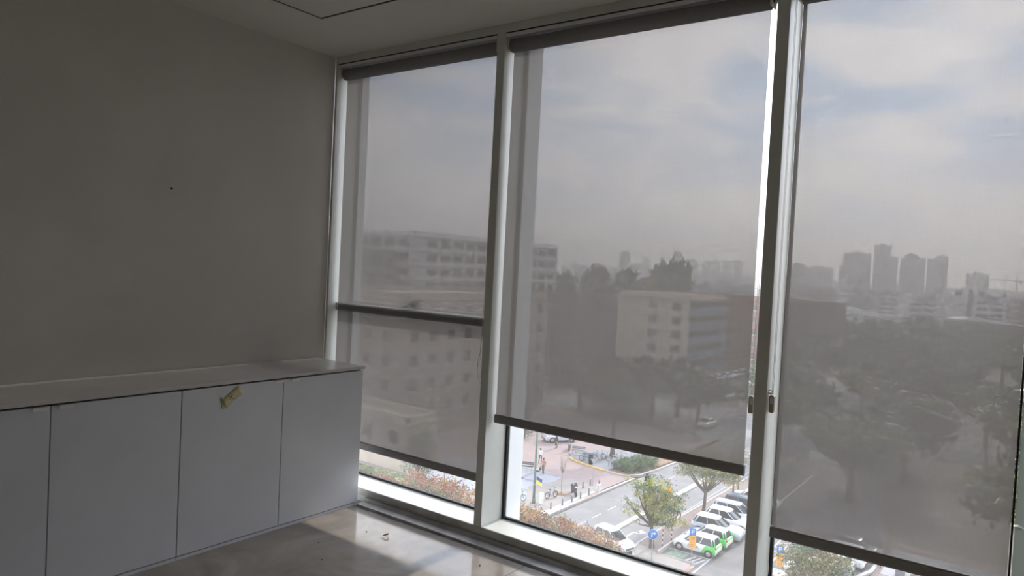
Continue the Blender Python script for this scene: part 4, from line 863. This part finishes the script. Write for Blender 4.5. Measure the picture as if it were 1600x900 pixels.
cl_black = M('black_clothes', (.025, .025, .03), .85); cl_white = M('white_shirt', (.75, .76, .78), .85); cl_grey = M('dark_trousers', (.07, .07, .085), .85); cl_rust = M('rust_shirt', (.42, .20, .13), .85); cl_brown = M('brown_trousers', (.12, .075, .06), .85); cl_blue = M('pale_blue_shirt', (.35, .50, .62), .85)
stride2 = dict(kneeL=(-.02, .10, .49), ankL=(-.26, .10, .15), toeL=(-.10, .11, .04), kneeR=(.17, -.10, .50), ankR=(.12, -.10, .09), toeR=(.30, -.11, .035), elL=(.06, .24, 1.13), wrL=(.22, .22, .95), elR=(-.10, -.24, 1.13), wrR=(-.02, -.24, .90))
person('person in black clothes walking past the pale crossover on the brick plaza', (-42.6, 71.2, G+.07), -2.2, cl_black, cl_black, {}, hair_long=True)
person('person in a white shirt and dark trousers walking away beside the green post', (-40.2, 64.1, G+.07), 1.9, cl_white, cl_grey, stride2)
person('person in a rust-coloured top walking with a black bag in hand', (-37.6, 60.8, G+.085), -1.3, cl_rust, cl_brown, {})
bg = thing('bag', 'black bag hanging from the hand of the person in rust', 'bag', (-37.85, 60.58, G+.46)); MB().bbox((-.14, -.06, 0), (.14, .06, .34), .03).build('pouch', m_black, bg); MB().torus((0, 0, .36), (0, 1, 0), .07, .010, 16, 5).build('strap', m_black, bg); bg.rotation_euler = (0, 0, -1.3)
person('person in a pale blue shirt on the pavement behind the near street tree', (-20.9, 57.6, G+.1), 1.2, cl_blue, cl_grey, stride2)
ride = dict(pelvis=(-.35, 0, .90), waist=(-.30, 0, 1.05), chest=(-.22, 0, 1.26), neckb=(-.17, 0, 1.42), neck=(-.15, 0, 1.48), head=(-.12, 0, 1.57), crown=(-.12, 0, 1.66), hipL=(-.32, .12, .86), kneeL=(.12, .20, .78), ankL=(.10, .17, .42), toeL=(.27, .17, .37), hipR=(-.32, -.12, .86), kneeR=(.12, -.20, .78), ankR=(.10, -.17, .42), toeR=(.27, -.17, .37),
            shL=(-.20, .19, 1.38), elL=(.02, .30, 1.18), wrL=(.28, .33, 1.07), shR=(-.20, -.19, 1.38), elR=(.02, -.30, 1.18), wrR=(.28, -.33, 1.07))
rd = person('rider in dark clothes and black helmet seated on the far motor scooter', (-27.1, 64.2, G+.005), 1.6, cl_black, cl_grey, ride)
MB().ball((-.135, 0, 1.60), .155, 0, 2).build('helmet', m_black, rd)

# terrace furniture below the right blind
m_wood = M('orange_wood', (.42, .22, .12), .6, var=.15, scale=6, stretch=(1, 8, 1))
tb = thing('terrace_table', 'orange-brown wooden plank table on the terrace at the bottom right', 'table', (-2.6, 58.9, G+.14), -.1)
a = MB()
for k in range(4): a.bbox((-1.1, -.40+k*.20, .74), (1.1, -.22+k*.20, .79), .006)
a.build('tabletop', m_wood, tb)
for x in (-.95, .95):
    for y in (-.32, .32): MB().bbox((x-.04, y-.04, -.01), (x+.04, y+.04, .74), .005).build('leg', m_bol, tb)
for i, (x, y, lb) in enumerate([(-3.3, 58.0, 'dark cube planter under the near edge of the wooden table, left one'), (-2.3, 57.9, 'dark cube planter under the near edge of the wooden table, right one')]):
    pp = thing('planter', lb, 'planter', (x, y, G+.14)); MB().bbox((-.3, -.3, 0), (.3, .3, .55), .03).build('box', m_bol, pp); MB().bbox((-.25, -.25, .5), (.25, .25, .57), .005).build('soil', m_soil, pp)
person('person in a white top and dark hair standing at the corner of the terrace', (-4.9, 59.0, G+.13), -1.4, cl_white, cl_black, {})

# ---------------------------------------------------------------- buildings
m_cream = M('cream_render', (.58, .50, .39), .85, var=.05, scale=.4); m_beige = M('beige_render', (.36, .29, .24), .85, var=.06, scale=.3); m_bwhite = M('white_render', (.50, .50, .50), .85, var=.06, scale=.3)
m_bgrey = M('grey_render', (.26, .25, .25), .85, var=.08, scale=.3); m_brown = M('brown_render', (.17, .145, .13), .85, var=.1, scale=.2); m_roofr = M('red_roof', (.24, .12, .09), .85, var=.1, scale=.5)
m_win = M('dark_window', (.035, .04, .05), .15, spec=.8); m_balc = M('blue_balcony', (.12, .20, .30), .6); m_slab = M('white_slab', (.70, .70, .70), .8)
def bld(label, x0, y0, x1, y1, z1, mat, east=True, south=True, fh=3.0, ws=3.4, ww=1.3, wh=1.4, parapet=.9, z0=G, slabs=False, skip=None):
    o = thing('building', label, 'building', (x1, y0, z0)); W, D_, H_ = x1-x0, y1-y0, z1-z0
    MB().box((-W, 0, -.5), (0, D_, H_)).build('walls', mat, o)
    r_ = MB(); r_.box((-W-.25, -.25, H_), (.25, D_+.25, H_+.25)); r_.box((-W, 0, H_+.25), (-W+.25, D_, H_+parapet)); r_.box((-.25, 0, H_+.25), (0, D_, H_+parapet)); r_.box((-W, 0, H_+.25), (0, .25, H_+parapet)); r_.box((-W, D_-.25, H_+.25), (0, D_, H_+parapet)); r_.build('roof', m_slab if slabs else mat, o)
    nf = int(H_//fh); cnt = 0
    for f_ in range(nf):
        zc = H_-fh*(f_+.5)
        if east:
            n = int((D_-1)//ws)
            for i in range(n):
                y = D_-1.4-i*ws-ww/2
                if cnt < 95 and y > .5: wo = MB().box((-.05, y-ww/2, zc-wh/2), (.04, y+ww/2, zc+wh/2)).build('window', m_win, o); MB().box((-.02, y-ww/2-.1, zc-wh/2-.12), (.12, y+ww/2+.1, zc-wh/2)).build('window_sill', m_slab, wo); cnt += 1
        if south:
            n = int((W-1)//ws)
            for i in range(n):
                x = -1.4-i*ws-ww/2
                if cnt < 95 and x > -W+.5: wo = MB().box((x-ww/2, -.04, zc-wh/2), (x+ww/2, .05, zc+wh/2)).build('window', m_win, o); MB().box((x-ww/2-.1, -.12, zc-wh/2-.12), (x+ww/2+.1, .02, zc-wh/2)).build('window_sill', m_slab, wo); cnt += 1
        if slabs: MB().box((-W-.3, -.3, zc+fh/2-.16), (.3, D_+.3, zc+fh/2+.04)).build('floor_slab', m_slab, o)
    return o
bld('low cream building with a hedge at its foot, seen in the left gap', -62, 50.4, -47.7, 55.0, -15.5, m_cream, ws=4)
bld('beige apartment block with a column of dark windows behind the mullion', -76, 58, -57.25, 90, -3.2, m_beige, slabs=False)
bld('white flat-roofed block with long bands rising above the horizon behind the left mullion', -130, 104, -100, 158.7, 7.0, m_bwhite, slabs=True, ws=4.2, ww=3.0, wh=1.5)
bld('dark low building behind the left blind, left of the banded white block', -135, 88, -104, 103.4, 2.5, m_bgrey, ws=4.5)
mb_ = bld('cream block with a stair window column and blue balconies behind the middle blind', -69.7, 137, -53.6, 158.5, -3.4, m_cream, east=False, ws=5.4, ww=2.0, wh=1.6)
for f_ in range(5):
    zc = (-3.4-G)-3.1*(f_+.62)
    MB().box((0, .8, zc-.95), (1.0, 21, zc)).build('balcony', m_balc, mb_); MB().box((-.02, 1.0, zc+.1), (.05, 20.8, zc+1.5)).build('window_band', m_win, mb_)
bld('long dark building with small windows left of the cream balcony block', -99, 141, -70.5, 160, -5.0, m_brown, ws=4, ww=1.6)
bld('red-roofed low block behind the cream balcony block', -92, 175, -50, 196, -4.0, m_roofr, ws=6)
bld('brown block at the right end of the far street behind the middle blind', -48.5, 186, -36, 200, -4.4, m_brown, ws=4)
bld('pale low building with a light roof left of the right mullion', -66, 300, -38, 315, -10.5, m_slab, ws=6)

def facade_mat(name, c, dark, fw_=6., fh_=3.):
    m = brick_mat(name, dark, tuple(x*1.3 for x in dark), c, 1, fw_, fh_); br = [n for n in m.node_tree.nodes if n.type == 'TEX_BRICK'][0]; br.offset = 0; br.inputs['Mortar Size'].default_value = .75
    tc = [n for n in m.node_tree.nodes if n.type == 'TEX_COORD'][0]; N = m.node_tree.nodes; L = m.node_tree.links
    sp = N.new('ShaderNodeSeparateXYZ'); L.new(tc.outputs['Object'], sp.inputs[0]); a_ = N.new('ShaderNodeMath'); a_.operation = 'ADD'; L.new(sp.outputs['X'], a_.inputs[0]); L.new(sp.outputs['Y'], a_.inputs[1]); cb = N.new('ShaderNodeCombineXYZ'); L.new(a_.outputs[0], cb.inputs[0]); L.new(sp.outputs['Z'], cb.inputs[1]); L.new(cb.outputs[0], br.inputs['Vector']); return m
fm = [facade_mat('far_white_facade', (.62, .62, .64), (.10, .10, .12)), facade_mat('far_grey_facade', (.26, .26, .29), (.09, .09, .11)), facade_mat('far_tan_facade', (.46, .42, .37), (.10, .09, .09))]
FAR = [(-52, 307, 17), (-71, 185, 24), (-45, 193, 10)]
def free(px, d_, w):
    v = ray(px, 430); v.z = 0; c = EYE+v*(d_/v.length); r_ = w*.72+3
    if any((c.x-a)**2+(c.y-b_)**2 < (r_+q_)**2 for a, b_, q_ in FAR): return False
    return True
def far_block(label, px0, px1, pyt, dist, m_, steps=((0, 1, 1),), group=None, name='tower', cat='tower', depth=None):
    """a block of true size standing on the ground at the given distance"""
    px = (px0+px1)/2; d = ray(px, 430); d.z = 0; k = dist/d.length; P_ = EYE+d*k; P_.z = G
    w = (px1-px0)/FPX*dist/ray(px, 430).length; top = EYE+ray(px, pyt)*k; h = top.z-G
    o = thing(name, label, cat, P_, math.atan2(d.y, d.x)-PI/2, group); dd = depth or w*.8
    FAR.append((P_.x, P_.y, max(w, dd)*.72))
    mb = MB()
    for a_, c_, hh in steps: mb.box((-w/2+w*a_, -dd/2, -.5), (-w/2+w*c_, dd/2, h*hh))
    mb.build('walls', m_, o)
    r_ = MB(); a_, c_, hh = max(steps, key=lambda s: s[2]); r_.box((-w/2+w*(a_+(c_-a_)*.3), -dd*.2, h*hh), (-w/2+w*(a_+(c_-a_)*.7), dd*.2, h*hh+2.5)); r_.build('roof_house', fm[1], o)
    return o
skyl = [(967, 983, 394, 1500, 'slab tower standing alone above the domed dark trees, behind the middle blind', ((0, 1, 1),)), (1049, 1064, 392, 1500, 'round-topped tower rising directly behind the tallest dark tree', ((0, 1, .97), (.15, .85, 1))),
        (1073, 1091, 405, 1900, 'stepped tower immediately right of the tallest dark tree', ((0, .75, 1), (.75, 1, .93))), (1095, 1109, 408, 1900, 'second tower of the even row left of the right mullion', ((0, 1, .97), (.2, .8, 1))),
        (1111, 1124, 407, 1900, 'third tower of the even row left of the right mullion', ((0, 1, .97), (.2, .8, 1))), (1128, 1143, 408, 1900, 'fourth tower of the even row left of the right mullion', ((0, 1, 1),)), (1146, 1159, 408, 1900, 'fifth tower of the even row, nearest the right mullion', ((0, 1, 1),)),
        (1003, 1015, 402, 2300, 'small hazy tower left of the tallest dark tree', ((0, 1, 1),)), (1030, 1042, 403, 2300, 'small hazy tower just beside the tallest dark tree', ((0, 1, 1),)),
        (1313, 1357, 396, 1200, 'wide stepped office tower, leftmost of the four big towers behind the right blind', ((0, 1, .72), (.12, 1, 1))), (1366, 1399, 384, 1200, 'tallest tower with a lower right shoulder behind the right blind', ((0, .70, 1), (.70, 1, .80))),
        (1408, 1442, 399, 1200, 'third of the four big towers, with a rounded raised top', ((0, 1, .94), (.15, .7, 1))), (1450, 1478, 401, 1200, 'rightmost of the four big towers, higher on its right side', ((0, 1, .95), (.4, 1, 1))),
        (1513, 1543, 428, 1400, 'short wide block standing alone right of the four big towers', ((0, 1, 1),)), (1232, 1256, 413, 1180, 'broad block at the left edge of the right blind skyline', ((0, 1, 1),)), (1257, 1299, 418, 1420, 'long lower block left of the four big towers', ((0, 1, 1),))]
for a0, a1, t, d_, lb, st in skyl: far_block(lb, a0, a1, t, d_, fm[1], st)
rr = random.Random(99)
for i in range(26):                     # blurred city edge
    px = 878+i*11.5+rr.uniform(-4, 4); w = rr.uniform(12, 26); hz = 420+(px-850)*.05
    for _ in range(40):
        d_ = rr.uniform(1600, 2700)
        if free(px+w/2, d_, w/FPX*d_): break
    else: continue
    far_block('hazy block merging into the far city edge behind the middle blind', px, px+w, hz-rr.uniform(3, 14)*(1 if px < 1010 else .55), d_, fm[1], group='far city edge', name='building', cat='building')
for i in range(30):
    px = 1225+i*12.8+rr.uniform(-4, 4); hz = 438.5+(px-1225)*.05; w = rr.uniform(14, 30)
    for _ in range(40):
        d_ = rr.uniform(1450, 2600)
        if free(px+w/2, d_, w/FPX*d_): break
    else: continue
    far_block('low hazy block on the horizon line behind the right blind', px, px+w, hz-rr.uniform(-1, 4), d_, fm[1], group='low far blocks', name='building', cat='building')
for i in range(64):                     # apartment quarters between park and skyline
    for _ in range(60):
        d_ = rr.choice([430, 520, 620, 760, 900, 1050])*rr.uniform(.95, 1.05); px = rr.uniform(1190, 1640) if i < 40 else rr.uniform(860, 1180); w = rr.uniform(14, 30)/d_*FPX
        if free(px, d_, max(12, w/FPX*d_)): break
    else: continue
    hz = 420+(px-850)*.051; top = hz+ (21-rr.uniform(11, 17))/d_*FPX
    far_block('pale apartment block in the quarter between the park and the horizon', px-w/2, px+w/2, top, d_, rr.choice(fm), group='apartment blocks before the horizon', name='building', cat='building', depth=12)
for (px0, px1, py, d_, lb) in ((1488, 1512, 462, 420, 'white apartment wing with striped balconies at the right, left wing'), (1526, 1545, 463, 420, 'white apartment wing standing between the striped balconies'), (1566, 1578, 466, 420, 'narrow white apartment wing near the right edge of the right blind'), (1418, 1427, 458, 480, 'narrow pale wing behind the park trees')):
    far_block(lb, px0, px1, py, d_, m_slab, name='building', cat='building', depth=14)
far_block('striped apartment block between two white wings behind the right blind', 1513, 1525, 461, 424, fm[2], name='building', cat='building', depth=12)
# long pale canopy roofs in the park
for (px0, px1, py, y_, lb) in ((1490, 1588, 498, 0, 'long pale curved canopy roof beyond the park trees'), (1315, 1360, 481, 1, 'low white roof line beyond the park, left part'), (1228, 1275, 461, 2, 'low tan roof at the left edge of the right blind')):
    d_ = 300; px = (px0+px1)/2; dv = ray(px, py+2); P_ = EYE+dv*d_*1.0; w = (px1-px0)/FPX*d_
    o = thing('canopy_roof', lb, 'roof', (P_.x, P_.y, G), math.atan2(rt.y, rt.x)); h = P_.z-G
    MB().prism([(-w/2, h-1.0), (w/2, h-1.6), (w/2, h-1.2), (0, h+.4), (-w/3, h+.9), (-w/2, h)], 'y', -5, 5).build('roof', (m_slab, m_slab, m_cream)[y_], o)
    MB().box((-w/2+.5, -4, -.5), (w/2-.5, 4, h-1.2)).build('walls', m_bgrey, o)
# tower crane at the far right
cr_ = thing('tower_crane', 'faint tower crane on the skyline at the right edge', 'crane', (0, 0, G)); d = ray(1590, 430); k = 1300/d.dot(Vector((fw.x, fw.y, 0)).normalized()); P_ = EYE+d*k; cr_.location = (P_.x, P_.y, G); cr_.rotation_euler = (0, 0, math.atan2(rt.y, rt.x)+.2)
MB().box((-1.0, -1.0, 0), (1.0, 1.0, 44)).build('mast', m_bgrey, cr_); MB().box((-55, -.7, 42.5), (8, .7, 44.5)).build('jib', m_bgrey, cr_); MB().box((5, -1.5, 38), (10, 1.5, 42.5)).build('counterweight', m_bgrey, cr_); MB().box((-1, -1, 44), (1, 1, 50)).build('peak', m_bgrey, cr_)

# ---------------------------------------------------------------- tree masses of the park and streets
def canopy(seed, mats, n=2600, name='park_tree', R0=5.0, H=8.5, leaf=.42):
    g = random.Random(seed); o = thing(name, None, 'tree', (0, 0, G)); bl = []
    for i in range(9):
        t = g.uniform(0, 2*PI); rr_ = g.uniform(0, .62)*R0; bl.append(((math.cos(t)*rr_, math.sin(t)*rr_, H*g.uniform(.55, .82)), (R0*g.uniform(.35, .5),)*2+(H*g.uniform(.16, .24),)))
    tk = MB(); tk.tube([(0, 0, -.2), (.1, 0, H*.3), (0, .1, H*.6)], [.35, .28, .2], 8)
    for c, r in bl[:5]: tk.tube([(0, 0, H*.4), Vector(c)*.6+Vector((0, 0, H*.15)), c], [.18, .12, .05], 6)
    tk.build('trunk', m_bark, o)
    me = leaves(clumps(bl, n, seed, .5, .5, 12), leaf, seed, len(mats))
    for m_ in mats: me.materials.append(m_)
    f_ = bpy.data.objects.new('foliage', me); COL.objects.link(f_); f_.parent = o
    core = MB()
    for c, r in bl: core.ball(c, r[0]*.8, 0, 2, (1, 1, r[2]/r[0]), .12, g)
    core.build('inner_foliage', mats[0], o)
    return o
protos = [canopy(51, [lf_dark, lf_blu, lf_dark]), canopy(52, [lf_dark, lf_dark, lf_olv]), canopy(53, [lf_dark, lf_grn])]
used = [False]*3
def put(i, x, y, s, lb, grp=None, rz=0):
    i %= 3
    if not used[i]:
        used[i] = True; o = protos[i]; o.location = (x, y, G); o.scale = (s,)*3; o.rotation_euler.z = rz; o['label'] = lb
        if grp: o['group'] = grp
        return o
    o = dup(protos[i], (x, y, G), rz, lb, None, None, s)
    if grp: o['group'] = grp
    elif 'group' in o: del o['group']
    return o
near_c = [(888, 650, 1.0, 'dark tree crown at the left of the group above the middle hem'), (925, 655, 1.05, 'broad dark tree in front of the long dark building'), (965, 650, 1.1, 'large dark tree at the centre of the group below the cream block'),
          (1005, 655, 1.1, 'large dark tree under the stair windows of the cream block'), (1045, 655, 1.05, 'dark tree under the corner of the cream block'), (1078, 668, .95, 'dark tree at the right of the group beside the junction')]
for i, (px, py, s, lb) in enumerate(near_c):
    q = gp(px, py); put(i, q.x, q.y+3, s, lb, None, i*1.7)
q = gp(1190, 640); put(1, q.x+2, q.y, .8, 'tree close to the right mullion beside the far carriageway', None, 2)
gl = 'dark tree crown merging into the park canopy behind the right blind'; n_ = 0
rr = random.Random(5); placed = []
for _ in range(4000):
    y = 68+ (rr.random()**.8)*300; a_ = rr.uniform(-.285, .045); x = 3.7+a_*y*1.0
    if y < 92 and x < -12.0: continue
    if y < 70 and x < -2: continue
    if any((x-u)**2+(y-v)**2 < (9.6+.014*y)**2 for u, v in placed): continue
    if any((x-a)**2+(y-b_)**2 < (q_+6)**2 for a, b_, q_ in FAR): continue
    placed.append((x, y)); n_ += 1
    put(n_, x, y, rr.uniform(.9, 1.12)*(1+.0003*y), gl, 'park trees', rr.uniform(0, 6))
    if n_ >= 150: break
gl = 'dark tree standing among the roofs between the street and the horizon'
for px, dist in ((1042, 236), (1058, 258), (984, 270), (975, 292), (932, 280), (884, 240)):
    c_ = EYE+ray(px, 420)*dist; FAR.append((c_.x, c_.y, 9))
for _ in range(160):
    y = rr.uniform(165, 520); px = rr.uniform(850, 1200); d = ray(px, 430); x = EYE.x+d.x/d.y*y
    if -115 < x < -36 and y < 205: continue
    if any((x-a)**2+(y-b_)**2 < (q_+6)**2 for a, b_, q_ in FAR) or any((x-u)**2+(y-v)**2 < 90 for u, v in placed): continue
    placed.append((x, y))
    put(n_+_, x, y, rr.uniform(.9, 1.3), gl, 'trees among the roofs', rr.uniform(0, 6))
for (px, py, dist, s, lb) in ((1042, 418, 236, 2.0, 'lower left shoulder tree of the tallest dark tree on the horizon'), (1058, 411, 258, 2.35, 'tallest dark tree standing above the horizon'), (984, 424, 270, 1.85, 'dark double-crowned tree below the lone slab tower'), (975, 427, 292, 1.7, 'left crown beside the double-crowned tree below the lone slab tower'), (932, 420, 280, 1.9, 'domed dark tree on the horizon left of the lone slab tower'), (884, 430, 240, 1.6, 'dark tree right beside the banded white block')):
    d = ray(px, py); P_ = EYE+d*dist; o_ = put(1 if s > 1 else 0, P_.x, P_.y, (P_.z-G)/8.3, lb, None, px); o_.scale = (o_.scale.x*.55, o_.scale.x*.55, o_.scale.z)
# clipped hedge at the foot of the cream building
hg = MB(); 
q0, q1 = gp(556, 736), gp(642, 758)
g = np.random.default_rng(77); n_ = 5000; t = g.random(n_)
hp = np.stack([q0.x+(q1.x-q0.x)*t+g.uniform(-.5, .5, n_), q0.y+(q1.y-q0.y)*t+g.uniform(-.5, .5, n_), G+g.uniform(0, .75, n_)], 1)
me = leaves(hp, .12, 78, 3); [me.materials.append(m_) for m_ in (lf_pale, lf_pale, lf_grn)]
hd = bpy.data.objects.new('hedge', me); COL.objects.link(hd); tag(hd, 'low pale green hedge along the foot of the cream building', 'hedge')
for p_ in protos:
    if not p_.get('label'): p_['label'] = 'dark park tree'

# haze: real scattering air over the city
hm = bpy.data.materials.new('haze'); hm.use_nodes = True; N = hm.node_tree.nodes; L = hm.node_tree.links; N.clear(); ou = N.new('ShaderNodeOutputMaterial'); vs_ = N.new('ShaderNodeVolumeScatter'); vs_.inputs['Density'].default_value = HAZE; vs_.inputs['Color'].default_value = (.93, .95, 1, 1); vs_.inputs['Anisotropy'].default_value = .55; L.new(vs_.outputs[0], ou.inputs['Volume'])
hz_ = MB().box((-3000, 28, G-.3), (2200, 3200, 130)).build('haze_layer', hm); structure(hz_)
